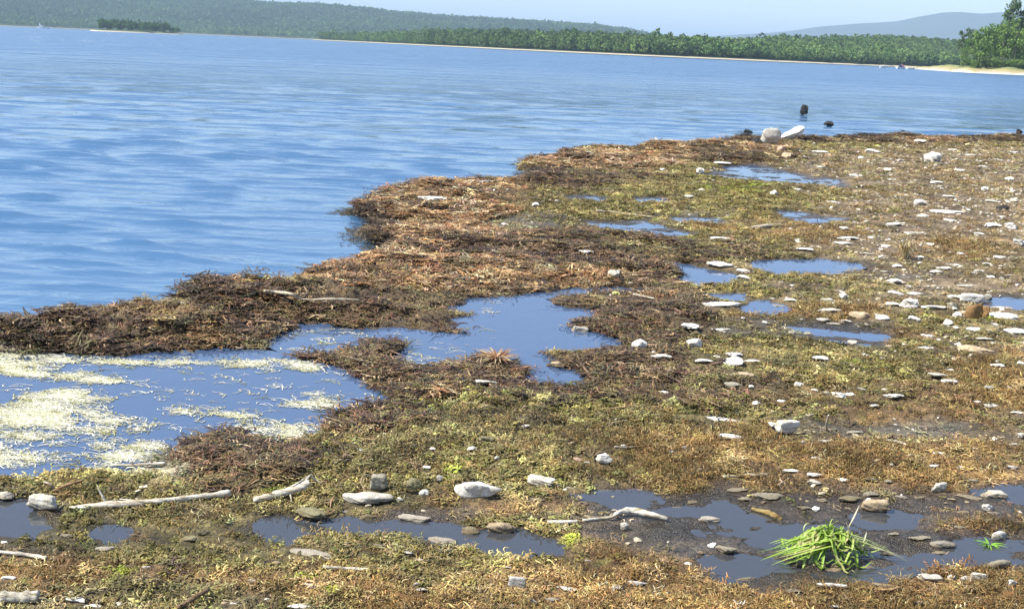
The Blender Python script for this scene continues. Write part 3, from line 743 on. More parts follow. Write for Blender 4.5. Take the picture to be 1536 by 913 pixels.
SMALL = [(1115,406,22,8),(1172,460,30,8),(1186,449,20,6),(1242,448,20,5),(1265,443,13,9),(1342,421,22,9),(1372,440,27,6),(1339,455,22,8),(1432,445,24,8),
(1436,472,13,12),(1501,461,40,5),(1530,455,14,6),(1422,483,17,10),(1461,493,22,7),(1492,486,12,5),(1394,504,22,8),(1476,507,26,4),(1437,516,10,9),(1390,522,27,8),
(1244,465,36,8),(1234,479,22,8),(1324,475,22,10),(1269,481,17,5),(1250,485,20,4),(1371,477,20,10),(1189,498,13,5),(1212,500,14,4),(1279,513,15,9),(1036,488,28,9),
(1082,494,30,5),(1056,540,27,6),(1074,534,17,7),(1101,531,27,9),(1129,541,25,6),(1099,576,26,11,'dull'),(1127,579,9,6),(1059,592,20,6),(1230,536,24,8),(1297,532,15,7),
(1199,576,14,9),(1134,604,13,8),(1172,601,12,5),(1240,589,13,8),(1262,592,24,12),(1287,583,26,7),(1276,590,14,8),(1339,593,38,8),(1311,608,14,5),(1407,561,30,6),
(1424,554,16,5),(1423,571,26,7),(1496,547,20,6),(1532,544,14,7),(1484,580,13,5,'grey'),(1486,608,28,7),(1466,602,14,4),(1526,618,22,4),(1160,636,14,8),(1282,647,28,6,'dull'),
(1339,628,10,6),(1237,661,20,6),(1204,663,6,4),(1532,652,14,10),(1492,658,9,7),(1522,666,20,5),(1407,679,16,4),(1224,687,20,8),(1027,671,8,7),(1337,696,9,5),(1401,698,16,5),
(1454,745,40,8,'dull'),(1491,769,20,6),(1306,740,27,10,'dull'),(1234,749,17,9,'dull'),(1206,761,22,7,'dull'),(1117,748,20,8,'dull'),(1106,734,36,8,'dull'),(1039,752,16,7,'dull'),
(1307,718,18,6,'dull'),(1332,721,12,6,'dull'),(1221,722,22,10),(1222,711,22,7),(1187,705,28,5),(1264,719,14,7),(1352,745,20,7,'grey'),(1324,877,30,6,'tan'),(1190,885,26,9,'dull'),
(1446,767,20,6,'dull'),(1377,905,18,12,'tan'),(1252,909,14,6),(1397,882,8,4),(866,689,14,9,'pink'),(880,693,10,4),(802,748,28,6,'dull'),(855,731,22,5),(910,729,36,7,'dull'),
(919,746,9,7),(568,818,18,8,'dull'),(850,882,32,8),(956,874,30,10),(925,880,20,9),(989,899,20,8,'olive'),(829,898,26,7,'grey'),(624,876,10,7),(630,883,24,5),(613,828,14,5),
(629,839,18,6),(517,767,14,6),(600,748,10,7),(660,716,10,10),(708,672,14,8),(824,468,12,5,'tan'),(835,545,18,10,'tan'),(1005,589,28,6),(989,588,6,5),(935,667,8,4),(1008,677,8,5),
(745,686,7,5),(789,638,14,5),(649,672,9,5),(12,866,24,9),(113,898,32,10),(142,908,20,8),(465,877,32,6),(450,908,36,4),(157,822,28,9),(100,803,20,8,'dull'),(300,550,38,7,'tan'),
(804,306,10,6),(835,303,10,6),(880,377,24,6),(795,384,44,5),(994,254,8,4),(1084,244,26,5),(1050,256,12,10),(1229,227,24,4),(1309,226,22,6),(1382,211,18,5),(1291,236,10,4),
(1332,254,12,5),(1281,263,14,5),(1336,269,10,4),(1404,273,20,5),(1161,288,11,8),(1196,284,14,4),(1052,285,10,4),(1034,294,16,5),(1424,294,20,4),(1477,283,10,7),(1514,268,12,6),
(1251,303,20,4),(1421,317,50,6),(1384,323,18,5),(1424,330,16,5),(1487,301,18,4),(1504,325,14,4),(1489,337,26,9),(1342,335,22,7),(1266,342,14,6),(1272,357,32,7),(1264,364,28,6),
(1369,349,34,6),(1079,357,32,6),(1207,373,26,5),(1116,415,22,8),(1329,369,13,6),(1306,356,12,4),(1396,366,12,5),(1469,350,16,4),(1532,363,20,10,'grey'),(1346,398,16,6),
(1416,401,24,6),(1432,397,16,5),(1404,407,18,6),(1327,407,14,5),(1259,407,12,4),(1469,406,12,5),(1486,415,12,6),(1516,413,22,5),(1452,428,34,5),(1520,300,14,4),(1440,255,16,4),(1475,250,14,4),
(1500,240,16,3),(1455,232,18,3),(1430,224,14,3),(1520,228,16,3),(1350,240,12,3),(1230,250,12,3),(640,700,12,6),(1480,395,14,4),(1380,385,12,4),(1300,380,14,4),(1500,385,18,4),(1440,380,12,4),
(430,560,20,4,'tan'),(500,590,30,6,'tan'),(486,575,26,8,'tan'),(960,735,14,6,'dull'),(700,770,16,6,'dull'),(880,840,14,5),(760,850,14,5),(380,870,16,5),(220,850,14,5),(350,905,14,5),
(1340,800,18,6,'dull'),(1330,830,20,6,'dull'),(1440,790,16,6,'dull'),(1300,850,22,7,'dull'),(1190,850,16,5,'dull'),(1460,720,18,6,'dull'),(1520,700,18,6),(1440,700,14,5),(1380,745,16,6,'dull')]
LMK = [(1461, 468, 'the chestnut brown stone'), (1182, 638, 'the blocky stone with dark right face'), (1245, 810, 'the green grass heap'), (1099, 541, 'the white cluster by the reddish twig'),
       (717, 733, 'the large angular white stone'), (552, 746, 'the large oval grey stone'), (1399, 235, 'the far pale triangular stone'), (1186, 203, 'the tilted oblong boulder'),
       (1358, 375, 'the dry straw coloured tuft'), (959, 517, 'the angular upright white stone'), (1218, 398, 'the small blue pool'), (1461, 522, 'the large flat tan stone'), (225, 750, 'the long forked branch'),
       (1415, 815, 'the flat grey slab'), (1289, 472, 'the humped cream stone'), (1409, 730, 'the triangular stone on wet mud'), (780, 500, 'the middle pool'), (960, 770, 'the white curved driftwood'),
       (776, 873, 'the blue grey stone'), (1270, 500, 'the small mud pool'), (30, 896, 'the short bleached log'), (665, 320, 'the tan weed bank'), (1280, 570, 'the lime coloured moss strip'), (1485, 815, 'the small green sprig'), (960, 340, 'the narrow far puddle')]
keyed = {}
for t_ in SMALL:
    px, py, w, h = t_[:4]; tone = t_[4] if len(t_) > 4 else ('white' if (w * 7 + h * 3 + px) % 5 else 'pale')
    o = stone(px, py, w, h, tone, None, 'flat' if w > 1.6 * h else 'round')
    best = min(LMK, key=lambda L: math.hypot((px - L[0]), (py - L[1]) * 2.6))
    dx, dy = px - best[0], (py - best[1]) * 2.6
    if abs(dy) > abs(dx): where = 'behind' if dy < 0 else 'in front of'
    else: where = 'left of' if dx < 0 else 'right of'
    sz = 'tiny' if w < 13 else 'small' if w < 24 else 'thin' if w / h > 4.5 else 'medium'
    keyed.setdefault((sz, tone, where, best[2]), []).append((px, o))
ORD = ['leftmost', 'second', 'third', 'fourth', 'fifth', 'sixth', 'seventh', 'eighth', 'ninth', 'tenth']
for (sz, tone, where, lm), L in keyed.items():
    L.sort(key=lambda a: a[0])
    tn = {'dull': 'dull brown', 'pink': 'pinkish', 'olive': 'olive'}.get(tone, tone)
    for i, (_, o) in enumerate(L):
        if len(L) == 1: s_ = '%s %s stone %s %s' % (sz, tn, where, lm)
        elif i == 0: s_ = 'leftmost %s %s stone %s %s' % (sz, tn, where, lm)
        elif i == len(L) - 1: s_ = 'rightmost %s %s stone %s %s' % (sz, tn, where, lm)
        else: s_ = '%s from left, %s %s stone %s %s' % (ORD[i], sz, tn, where, lm)
        tag(o, s_, 'stone', 'small stones strewn over the shore')

# countless tiny pebbles and shell-like flakes
peb = [rock_mesh(800 + k, 7, 1, 0.05) for k in range(5)]
M_peb = inst_mat('pebble', 0.85, 0.2, 6, 0.2)
peb_o = []
for m_ in peb:
    m_.materials.append(M_peb); peb_o.append(bpy.data.objects.new('p', m_))
ppx, ppy = project(GX, GY, 0.02)
pw = 0.08 + gz['mud'] * 1.3 + smooth(1100, 1400, ppx) * 1.1 * smooth(700, 480, ppy) + gz['wetmud'] * .4 + gz['grey'] * .5
n = 12000
iy, ix, x, y, z = sample(n, np.clip(pw, 0, 2) * (gpool < -0.02) * (gsd > 0.3))
sz = (0.007 + 0.012 * rng.random(n) ** 2.5) * np.clip(size_d[iy, ix] * 1.15, 1, 3)
S = np.stack([sz * (1.2 + 1.0 * rng.random(n)), sz * (0.8 + .5 * rng.random(n)), sz * (0.45 + .3 * rng.random(n))], 1)
C = pick([(0.60, 0.57, 0.48), (0.42, 0.37, 0.27), (0.30, 0.24, 0.15), (0.17, 0.13, 0.09), (0.72, 0.70, 0.64)], n, [.2, .25, .25, .2, .1])
scatter('gravel', peb_o, np.stack([x, y, z + sz * .12], 1), np.stack([rng.normal(0, .15, n), rng.normal(0, .15, n), rng.normal(0, .6, n)], 1), S, rng.integers(0, 5, n), C,
        'fine pale grit and flakes strewn over the mud', 'grit')

# ------------------------------------------------------------------ driftwood, twigs and stems
M_wood = obj_mat('bleached_wood', 0.8, 0.62, 70, None, 1.0, 0.008, 0.12)
def tube(pts, rad, name, color, seg=9, parent=None, sub=7, seed=0, flat=1.0, mat=None):
    """irregular round stem along world points with one radius per point"""
    P = np.array(pts, float); Rr = np.array(rad, float)
    r = np.random.default_rng(seed)
    T = np.linspace(0, len(P) - 1, (len(P) - 1) * sub + 1)
    def cr(A, t):
        i = min(int(t), len(A) - 2); f = t - i
        p0 = A[max(i - 1, 0)]; p1 = A[i]; p2 = A[i + 1]; p3 = A[min(i + 2, len(A) - 1)]
        return 0.5 * ((2 * p1) + (p2 - p0) * f + (2 * p0 - 5 * p1 + 4 * p2 - p3) * f * f + (3 * p1 - p0 - 3 * p2 + p3) * f ** 3)
    C = np.array([cr(P, t) for t in T]); RR = np.interp(T, np.arange(len(P)), Rr)
    V = []; Fc = []
    ph = r.random() * 6.28
    for i, c in enumerate(C):
        t = C[min(i + 1, len(C) - 1)] - C[max(i - 1, 0)]; t /= np.linalg.norm(t) + 1e-9
        a = np.cross(t, (0.1, 0.05, 1.0)); a /= np.linalg.norm(a) + 1e-9; b = np.cross(a, t)
        for j in range(seg):
            an = 2 * math.pi * j / seg
            k = RR[i] * (1 + 0.18 * math.sin(2 * an + ph + i * .2) + 0.22 * (r.random() - .5) + 0.14 * math.sin(i * 1.3 + ph) * math.cos(i * .37))
            V.append(c + a * math.cos(an) * k + b * math.sin(an) * k * flat)
    for i in range(len(C) - 1):
        for j in range(seg):
            a0 = i * seg + j; b0 = i * seg + (j + 1) % seg
            Fc.append((a0, b0, b0 + seg, a0 + seg))
    V += [C[0], C[-1]]; e0, e1 = len(V) - 2, len(V) - 1; L = (len(C) - 1) * seg
    me = bpy.data.meshes.new(name)
    me.from_pydata([tuple(v) for v in V], [], [tuple(f) for f in Fc] + [(e0, (j + 1) % seg, j) for j in range(seg)] + [(e1, L + j, L + (j + 1) % seg) for j in range(seg)])
    me.polygons.foreach_set('use_smooth', np.full(len(me.polygons), True))
    me.materials.append(mat or M_wood)
    o = bpy.data.objects.new(name, me); col.objects.link(o)
    o.color = (*color, 1)
    if parent: o.parent = parent; o.matrix_parent_inverse = parent.matrix_world.inverted()
    return o

def g3(px, py, up=0.0):
    """point on the ground under a pixel, raised"""
    x, y = spot(px, py, 0.025 + up); z = ground_z(x, y)
    x, y = spot(px, py, z + up); return (x, y, z + up)

BL = (0.74, 0.71, 0.62); BRN = (0.22, 0.14, 0.08)
def wood(name, pix, rpx, color, label, cat='driftwood', seg=9, seed=1, flat=1.0, up=0.4):
    """pix: (px, py[, height]) ; rpx: radius in pixels at each point"""
    pts = []; rad = []
    for i, q in enumerate(pix):
        p = g3(q[0], q[1], 0.0); k = mpp(*p); r_ = (rpx[i] if isinstance(rpx, (list, tuple)) else rpx) * k
        h = (q[2] if len(q) > 2 else 0.0) + r_ * up + 0.006
        pts.append(g3(q[0], q[1], h)); rad.append(r_)
    if isinstance(label, bpy.types.Object):
        return tube(pts, rad, name, color, seg, label, seed=seed, flat=flat)
    o = tube(pts, rad, name, color, seg, seed=seed, flat=flat)
    return tag(o, label, cat)
def root_at(name, px, py, label, cat):
    e = empty(name, g3(px, py, 0.0)); bpy.context.view_layer.update() if False else None
    e.matrix_world = Matrix.Translation(e.location); return tag(e, label, cat)

e = root_at('forked_branch', 225, 756, 'long bleached branch with an upright fork in the left weed', 'branch')
wood('main_stem', [(104, 762), (160, 757), (235, 752), (290, 746), (345, 739)], [2.5, 5, 4, 4.5, 6.5], BL, e, seed=2)
wood('fork', [(160, 756), (155, 746, 0.02), (149, 735, 0.045), (146, 728, 0.06)], [2.5, 2.2, 1.6, 1.0], BL, e, seg=6, seed=3)
wood('side_twig', [(235, 753), (215, 752, 0.01), (180, 748, 0.015)], [2, 1.6, 1.2], BL, e, seg=6, seed=4)
e = root_at('gnarled_driftwood', 425, 738, 'thick gnarled bleached driftwood piece with twiggy end', 'driftwood')
wood('main_stem', [(380, 750), (405, 744), (440, 734, 0.01), (464, 724, 0.03)], [5, 7.5, 8, 5], BL, e, seed=5, flat=0.8)
wood('twig', [(452, 728, 0.02), (461, 718, 0.045), (466, 713, 0.05), (474, 720, 0.03), (484, 724, 0.02)], [2, 1.8, 1.5, 1.3, 1], BL, e, seg=6, seed=6)
wood('twig', [(432, 733, 0.02), (447, 724, 0.04), (462, 714, 0.05)], [1.6, 1.3, 1], BL, e, seg=6, seed=7)
wood('twig', [(432, 734, 0.02), (436, 744, 0.01), (437, 752, 0.0)], [1.8, 1.3, 1], BL, e, seg=6, seed=8)
wood('short_log', [(1, 896), (30, 896), (58, 894)], [9.5, 10.5, 10], (0.62, 0.60, 0.52), 'short thick bleached log lying in the bottom left corner', 'log', 12, 9)
wood('stick', [(-12, 826), (20, 829), (50, 833), (70, 837)], [2.5, 3.2, 3, 2.6], BL, 'straight pale stick entering from the left edge', 'stick', 8, 10)
wood('brown_stick', [(266, 911), (290, 897, 0.01), (313, 883, 0.02)], [3.4, 3.4, 2.6], (0.25, 0.17, 0.10), 'brown stick lying slantwise at the bottom edge', 'stick', 8, 11)
e = root_at('brown_twig', 100, 727, 'thin brown twig with pale fork above the squarish stone', 'twig')
wood('main_stem', [(80, 736), (100, 727, 0.02), (124, 720, 0.03)], [2.2, 2.0, 1.5], (0.30, 0.20, 0.11), e, seg=6, seed=12)
wood('fork', [(82, 733), (75, 726, 0.02), (66, 722, 0.025)], [1.6, 1.6, 1.8], (0.55, 0.45, 0.35), e, seg=6, seed=13)
wood('white_stick', [(484, 850), (520, 852), (553, 853)], [2.4, 3.0, 2.4], (0.78, 0.76, 0.70), 'thin straight white stick in the rusty lower weed', 'stick', 7, 14)
wood('white_stick', [(821, 783), (843, 783), (866, 782)], [2.6, 3.6, 3.2], (0.78, 0.77, 0.72), 'short white stick left of the white curved driftwood', 'stick', 7, 15)
wood('curved_driftwood', [(874, 780), (900, 777), (918, 775, 0.004), (930, 767, 0.01), (948, 765, 0.012), (975, 771, 0.008), (1002, 778, 0.002)], [1.6, 2.0, 2.6, 3.4, 4.2, 4.2, 2.6], (0.76, 0.75, 0.68),
     'white bone like curved driftwood beside the wet mud', 'driftwood', 9, 16)
wood('weathered_plank', [(166, 697), (200, 697), (248, 694)], [2.5, 4.0, 3.0], (0.72, 0.71, 0.64), 'flat whitish sliver of wood below the pale scum', 'driftwood', 8, 17, 0.6)
wood('pale_root', [(397, 436, .008), (415, 438, .01), (437, 441, .006), (455, 449, .006), (500, 448, .004), (541, 450, .0)], [2.2, 3, 2.6, 1.8, 2.2, 1.0], (0.70, 0.66, 0.55), 'pale root lying across the dark weed bank', 'root', 8, 18, 0.7)
wood('reddish_twig', [(1028, 561), (1050, 551, 0.01), (1084, 543, 0.015)], [1.6, 2.0, 1.6], (0.30, 0.19, 0.14), 'curved reddish twig running up to the white stone cluster', 'twig', 6, 19)
wood('reed_stub', [(1240, 645), (1240, 634, 0.045), (1243, 622, 0.09)], [1.6, 1.5, 1.2], (0.72, 0.68, 0.55), 'single upright pale reed stub right of the blocky stone', 'reed', 6, 20, up=0)
wood('pale_stick', [(894, 316), (930, 320), (983, 326)], [2, 2, 1.6], (0.62, 0.55, 0.42), 'long pale stick behind the narrow far puddle', 'stick', 6, 21)
wood('pale_stick', [(1128, 341), (1150, 339), (1172, 337)], [2, 2.4, 2], (0.66, 0.62, 0.52), 'short pale stick lying left of the far mud flat', 'stick', 6, 22)
wood('pale_stick', [(922, 670), (940, 671), (960, 669)], [1.6, 1.8, 1.4], (0.6, 0.56, 0.46), 'thin pale stick above the small pointed white stone', 'stick', 6, 23)
wood('pale_stick', [(1084, 714), (1120, 713), (1154, 712)], [2, 2.8, 2.4], (0.58, 0.53, 0.42), 'long dull stick where rusty grass meets the wet mud', 'stick', 7, 24)
wood('yellow_stick', [(1128, 763), (1150, 768), (1162, 773), (1172, 779)], [3, 4, 4, 3.5], (0.36, 0.27, 0.11), 'yellow brown stick on wet mud left of the grass heap', 'stick', 8, 25)
wood('white_stick', [(1225, 876), (1247, 877), (1270, 879)], [2.2, 2.8, 2.2], (0.76, 0.74, 0.68), 'short white stick in front of the green grass heap', 'stick', 7, 26)
wood('pale_stick', [(1330, 660), (1346, 662), (1361, 667)], [1.6, 2.2, 1.8], (0.62, 0.58, 0.48), 'small pale stick on the grey mud patch', 'stick', 6, 27)
wood('pale_stick', [(950, 441, .02), (965, 444, .02), (982, 448, .01)], [1.3, 1.5, 1.3], (0.66, 0.6, 0.5), 'thin pale stick in dark weed right of the middle pool', 'stick', 6, 28)
wood('brown_stick', [(1290, 880, 0.0), (1330, 884, 0.01), (1350, 880, .01)], [1.8, 2.0, 1.5], (0.42, 0.28, 0.14), 'thin light brown stick lying in the lower right weed', 'stick', 6, 29)
wood('floating_twig', [(342, 286), (350, 287), (358, 286)], [0.9, 1.6, 0.9], (0.10, 0.07, 0.05), 'tiny dark twig floating on the open lake', 'twig', 6, 30)
wood('stem', [(570, 718, .01), (548, 712, .07), (542, 724, .05), (553, 742, .02)], [1.2, 1.2, 1.2, 1.0], (0.5, 0.42, 0.28), 'thin looped straw stem left of the dark upright stone', 'stem', 5, 31)

# ------------------------------------------------------------------ the heap of green grass and other tufts
def blade_mesh(pts, w, mat, name='grass_blade'):
    P = np.array(pts); V = []; Fc = []
    n = len(P)
    for i, p in enumerate(P):
        t = P[min(i + 1, n - 1)] - P[max(i - 1, 0)]; t /= np.linalg.norm(t) + 1e-9
        a = np.cross(t, (0, 0, 1.0)); a /= np.linalg.norm(a) + 1e-9; u = np.cross(a, t)
        k = w * min(1.0, (1.05 - i / (n - 1)) * 2.2) * (0.6 + 0.4 * min(1, i / 2))
        V += [p + a * k, p + u * k * -0.45, p - a * k]
    for i in range(n - 1):
        b = 3 * i
        Fc += [(b, b + 1, b + 4, b + 3), (b + 1, b + 2, b + 5, b + 4)]
    return mesh_np(name, np.array(V), np.array(Fc), mat, True)
mgr = NT('fresh_grass'); set_(mgr.b, Roughness=0.5)
oi = mgr.n('ShaderNodeObjectInfo'); nn = mgr.noise(60, 2, 0.5, mgr.coord('Object'))
cg = mgr.mix(mgr.ramp(nn, [(0.3, (0, 0, 0)), (0.7, (1, 1, 1))]), oi.outputs['Color'], mgr.mix(1.0, oi.outputs['Color'], (0.75, 0.8, 0.6), 'MULTIPLY'))
mgr.l(cg, mgr.b.inputs['Base Color'])
tl = mgr.n('ShaderNodeBsdfTranslucent'); mgr.l(cg, tl.inputs[0]); ms = mgr.n('ShaderNodeMixShader'); ms.inputs[0].default_value = 0.3
mgr.l(mgr.b.outputs[0], ms.inputs[1]); mgr.l(tl.outputs[0], ms.inputs[2]); mgr.l(ms.outputs[0], mgr.out.inputs[0])

def bezier(p0, p1, p2, n):
    t = np.linspace(0, 1, n)[:, None]
    return (1 - t) ** 2 * np.array(p0) + 2 * t * (1 - t) * np.array(p1) + t ** 2 * np.array(p2)
hr = np.random.default_rng(42)
cx, cy, cz = g3(1240, 832)
heap = empty('grass_heap', (cx, cy, cz)); heap.matrix_world = Matrix.Translation((cx, cy, cz))
tag(heap, 'heap of freshly pulled bright green grass lying on wet mud', 'grass heap')
greens = [(0.38, 0.54, 0.10), (0.30, 0.46, 0.07), (0.48, 0.60, 0.17), (0.18, 0.30, 0.05), (0.50, 0.48, 0.22)]
def blade(pts, w, c=None):
    o = blade_mesh(pts, w, mgr.m); o.parent = heap
    c = greens[hr.integers(0, 5)] if c is None else c; w = w * 1.25
    o.color = (*c, 1); return o
def wander():
    a = hr.random() * 6.28; r0 = 0.09 * hr.random() ** 0.7; x = math.cos(a) * r0 - 0.01; y = math.sin(a) * r0 * 0.7
    hd = a + hr.normal() * 1.5; cv = hr.normal() * 0.5; lay = 0.25 + 0.85 * hr.random() ** 0.6; st = 0.010 + 0.010 * hr.random(); pts = []
    for k in range(9):
        q = math.hypot(x / 0.125, y / 0.09)
        pts.append((x, y, 0.006 + 0.085 * max(0.0, 1 - q * q) * lay + 0.02 * hr.random() * (k % 3 == 1) + 0.008 * math.sin(k * 1.1 + a)))
        x += math.cos(hd) * st; y += math.sin(hd) * st * 0.8; hd += cv
    return pts
for i in range(130): blade(wander(), 0.0030 + 0.0022 * hr.random())
for i in range(26):
    a = hr.random() * 6.28; r0 = 0.045 * math.sqrt(hr.random()); r1 = r0 + 0.02 + 0.07 * hr.random()
    b = a + hr.normal() * 2.2
    h0 = 0.01 + 0.06 * hr.random(); hp = 0.03 + 0.10 * hr.random() * (1 - 0.4 * r0 / 0.06)
    ex = math.cos(b) * r1 * 1.15; ey = math.sin(b) * r1 * 0.75
    blade(bezier((math.cos(a) * r0, math.sin(a) * r0, h0), (math.cos(b) * r1 * 0.35, math.sin(b) * r1 * 0.3, hp * 1.35), (ex, ey, max(0.004, 0.02 + 0.05 * hr.random() - 0.1 * (r1 - 0.07))), 9), 0.0034 + 0.0022 * hr.random())
for i in range(9):      # vertical-ish tops
    a = hr.random() * 6.28; r0 = 0.04 * hr.random(); hh_ = 0.08 + 0.05 * hr.random()
    blade(bezier((math.cos(a) * r0, math.sin(a) * r0, 0.03), (math.cos(a) * r0 * 1.5, 0, hh_), (math.cos(a) * (r0 + 0.03) + hr.normal() * 0.015 + 0.01, hr.normal() * 0.02, hh_ + 0.005), 8), 0.0034)
for i in range(18):      # long ones to the left
    y0 = hr.normal() * 0.03
    blade(bezier((0.02, y0, 0.05 + 0.03 * hr.random()), (-0.10, y0 - 0.01 + hr.normal() * 0.03, 0.05 + .02 * hr.normal()), (-0.12 - 0.13 * hr.random() ** 1.5, y0 * 1.2 - 0.02 + hr.normal() * 0.035, 0.008), 10), 0.0036)
for i in range(9):       # and to the right
    y0 = hr.normal() * 0.02
    blade(bezier((0.0, y0, 0.07), (0.11, y0, 0.07), (0.15 + 0.11 * hr.random(), y0 - 0.02 + hr.normal() * 0.03, 0.008), 10), 0.004, (0.45, 0.50, 0.22))
blade(bezier((0.06, 0.0, 0.10), (0.075, 0.0, 0.14), (0.095, 0.02, 0.175), 6), 0.003, (0.62, 0.58, 0.42))
blade(bezier((0.05, 0.0, 0.12), (0.07, -0.02, 0.07), (0.09, -0.03, 0.05), 6), 0.004, (0.66, 0.55, 0.42))
blade(bezier((0.115, 0.0, 0.05), (0.12, 0.0, 0.07), (0.125, 0.01, 0.085), 5), 0.003, (0.55, 0.55, 0.40))
blade(bezier((0.05, -0.01, 0.03), (0.13, -0.01, 0.06), (0.255, -0.01, 0.006), 10), 0.0045, (0.62, 0.60, 0.40))
blade(bezier((-0.08, 0, 0.03), (-0.10, 0, 0.13), (-0.055, 0.01, 0.10), 8), 0.0025, (0.55, 0.6, 0.3))

def tuft(name, px, py, n, length, spread, colors, label, cat, w=0.003, up=0.8, seed=0):
    r = np.random.default_rng(seed); p = g3(px, py)
    e = empty(name, p); e.matrix_world = Matrix.Translation(p); tag(e, label, cat)
    for i in range(n):
        a = r.random() * 6.28; L = length * (0.5 + 0.6 * r.random()); rr = spread * r.random()
        q0 = (math.cos(a) * rr * .4, math.sin(a) * rr * .4, 0)
        q2 = (math.cos(a) * (rr + L * (1 - up)), math.sin(a) * (rr + L * (1 - up)), L * up * (0.4 + .5 * r.random()))
        q1 = (math.cos(a) * rr * .8, math.sin(a) * rr * .8, L * up)
        o = blade_mesh(bezier(q0, q1, q2, 7), w, mgr.m); o.parent = e; o.color = (*colors[r.integers(0, len(colors))], 1)
    return e
tuft('green_sprig', 1482, 822, 22, 0.07, 0.02, [(0.24, 0.50, 0.05), (0.30, 0.56, 0.08)], 'small bright green sprig by the round white stone', 'sprig', 0.004, 0.4, 1)
tuft('dry_tuft', 1357, 388, 60, 0.26, 0.09, [(0.62, 0.50, 0.30), (0.46, 0.30, 0.14), (0.72, 0.64, 0.46)], 'dry straw coloured tuft on the right mud flat', 'tuft', 0.006, 0.75, 2)
tuft('reddish_weed_tuft', 745, 540, 70, 0.13, 0.09, [(0.50, 0.33, 0.20), (0.36, 0.17, 0.09), (0.66, 0.52, 0.36)], 'tan and reddish weed tuft at the middle pool bank', 'weed tuft', 0.005, 0.35, 3)
# ------------------------------------------------------------------ pieces of weed, moss and dead grass
def strand(V, Fc, pts, w, up=None):
    """a thin three-sided strand along pts"""
    n0 = len(V)
    n = len(pts)
    for i, p in enumerate(pts):
        t = pts[min(i + 1, n - 1)] - pts[max(i - 1, 0)]
        t = t / (np.linalg.norm(t) + 1e-9)
        sd = np.cross(t, (0, 0, 1.0)); sd /= np.linalg.norm(sd) + 1e-9
        u = np.cross(sd, t)
        k = w * (1 - 0.6 * abs(2 * i / (n - 1) - 1) ** 2)
        V += [p + sd * k, p - sd * k, p + u * k * 0.8]
    for i in range(n - 1):
        a = n0 + 3 * i
        for j in range(3):
            b = (j + 1) % 3
            Fc.append((a + j, a + b, a + 3 + b, a + 3 + j))

def tangle(name, mat, nst, spread, length, hgt, w, curl, seg=4, seed=0, upright=0.0):
    r = np.random.default_rng(seed); V = []; Fc = []
    for _ in range(nst):
        p = np.array([r.normal() * spread * 0.5, r.normal() * spread * 0.5, r.random() * hgt * 0.5])
        a = r.random() * 6.28; c = r.normal() * curl; L = length * (0.5 + r.random())
        el = upright * (0.5 + 0.8 * r.random())
        arch = hgt * r.random(); pts = []
        for i in range(seg + 1):
            t = i / seg
            pts.append(p + np.array([0, 0, arch * math.sin(math.pi * t) - 0.1 * hgt]))
            step = L / seg
            p = p + np.array([math.cos(a) * math.cos(el), math.sin(a) * math.cos(el), math.sin(el)]) * step
            a += c; el *= 0.9
        strand(V, Fc, pts, w * (0.6 + 0.8 * r.random()))
    return mesh_np(name, np.array(V), np.array(Fc), mat, True, False)

def lobes(name, mat, n, spread, size, seed):
    """a little cushion of moss: many small tilted leaf-like lobes"""
    r = np.random.default_rng(seed); V = []; Fc = []
    for _ in range(n):
        th = r.random() * 6.28; rr = spread * math.sqrt(r.random()); z = (1 - (rr / spread) ** 2) * spread * 0.55 * (0.4 + 0.6 * r.random())
        c = np.array([math.cos(th) * rr, math.sin(th) * rr, z])
        a = r.random() * 6.28; s1 = size * (0.6 + 0.9 * r.random()); tl = r.normal() * 0.6
        d1 = np.array([math.cos(a), math.sin(a), tl]) * s1; d2 = np.array([-math.sin(a), math.cos(a), r.normal() * 0.5]) * s1 * 0.5
        u = np.array([0, 0, s1 * 0.45])
        i = len(V); V += [c - d1, c - d2 + u * .3, c + d2 + u * .3, c + d1, c + u, c - u]
        for f in ((0, 1, 4), (1, 3, 4), (3, 2, 4), (2, 0, 4), (1, 0, 5), (3, 1, 5)):
            Fc.append([i + q for q in f])
    return mesh_np(name, np.array(V), np.array(Fc), mat, False, False)

M_weed = inst_mat('weed_strands', 0.42, 0.45, 25, 0.4)
M_moss = inst_mat('moss_lobes', 0.8, 0.4, 40, 0.2, 0.15)
M_grass = inst_mat('dead_grass_blades', 0.75, 0.35, 30, 0.2, 0.2)
weeds = [tangle('w', M_weed, 14, 0.040, 0.045, 0.010, 0.0028, 0.8, 4, 10 + k) for k in range(4)]
weeds2 = [tangle('w', M_weed, 8, 0.05, 0.05, 0.006, 0.003, 0.8, 4, 20 + k) for k in range(2)]
shortw = [tangle('w', M_weed, 14, 0.032, 0.020, 0.006, 0.0021, 1.0, 3, 30 + k, 0.3) for k in range(3)]
mosses = [lobes('m', M_moss, 24, 0.022, 0.0048, 50 + k) for k in range(3)]
grasses = [tangle('g', M_grass, 16, 0.034, 0.014, 0.003, 0.0013, 0.7, 2, 70 + k, 0.8) for k in range(3)]

for (o_, px_, py_, w_, h_, tn_, lb_) in STONES:      # nothing grows on the stones
    x_, y_ = o_.location.x, o_.location.y
    if y_ < 2.4 or y_ > 30: continue
    rx_ = o_.scale.x * 0.5 + 0.004 * y_; ry_ = o_.scale.y * 0.5 + 0.006 * y_
    fy = math.log(y_ / 2.35) / math.log(34 / 2.35) * (NY - 1); ky = int(ry_ / (y_ * 0.0031)) + 2; kx = int(rx_ / (y_ * 0.0016)) + 2
    fx = (x_ / y_ + 0.66) / 1.38 * (NX - 1); sl = (slice(max(0, int(fy) - ky), int(fy) + ky), slice(max(0, int(fx) - kx), int(fx) + kx))
    dens0[sl] *= (((GX[sl] - x_) / rx_) ** 2 + ((GY[sl] - y_ + 0.004 * y_) / ry_) ** 2 > 1)

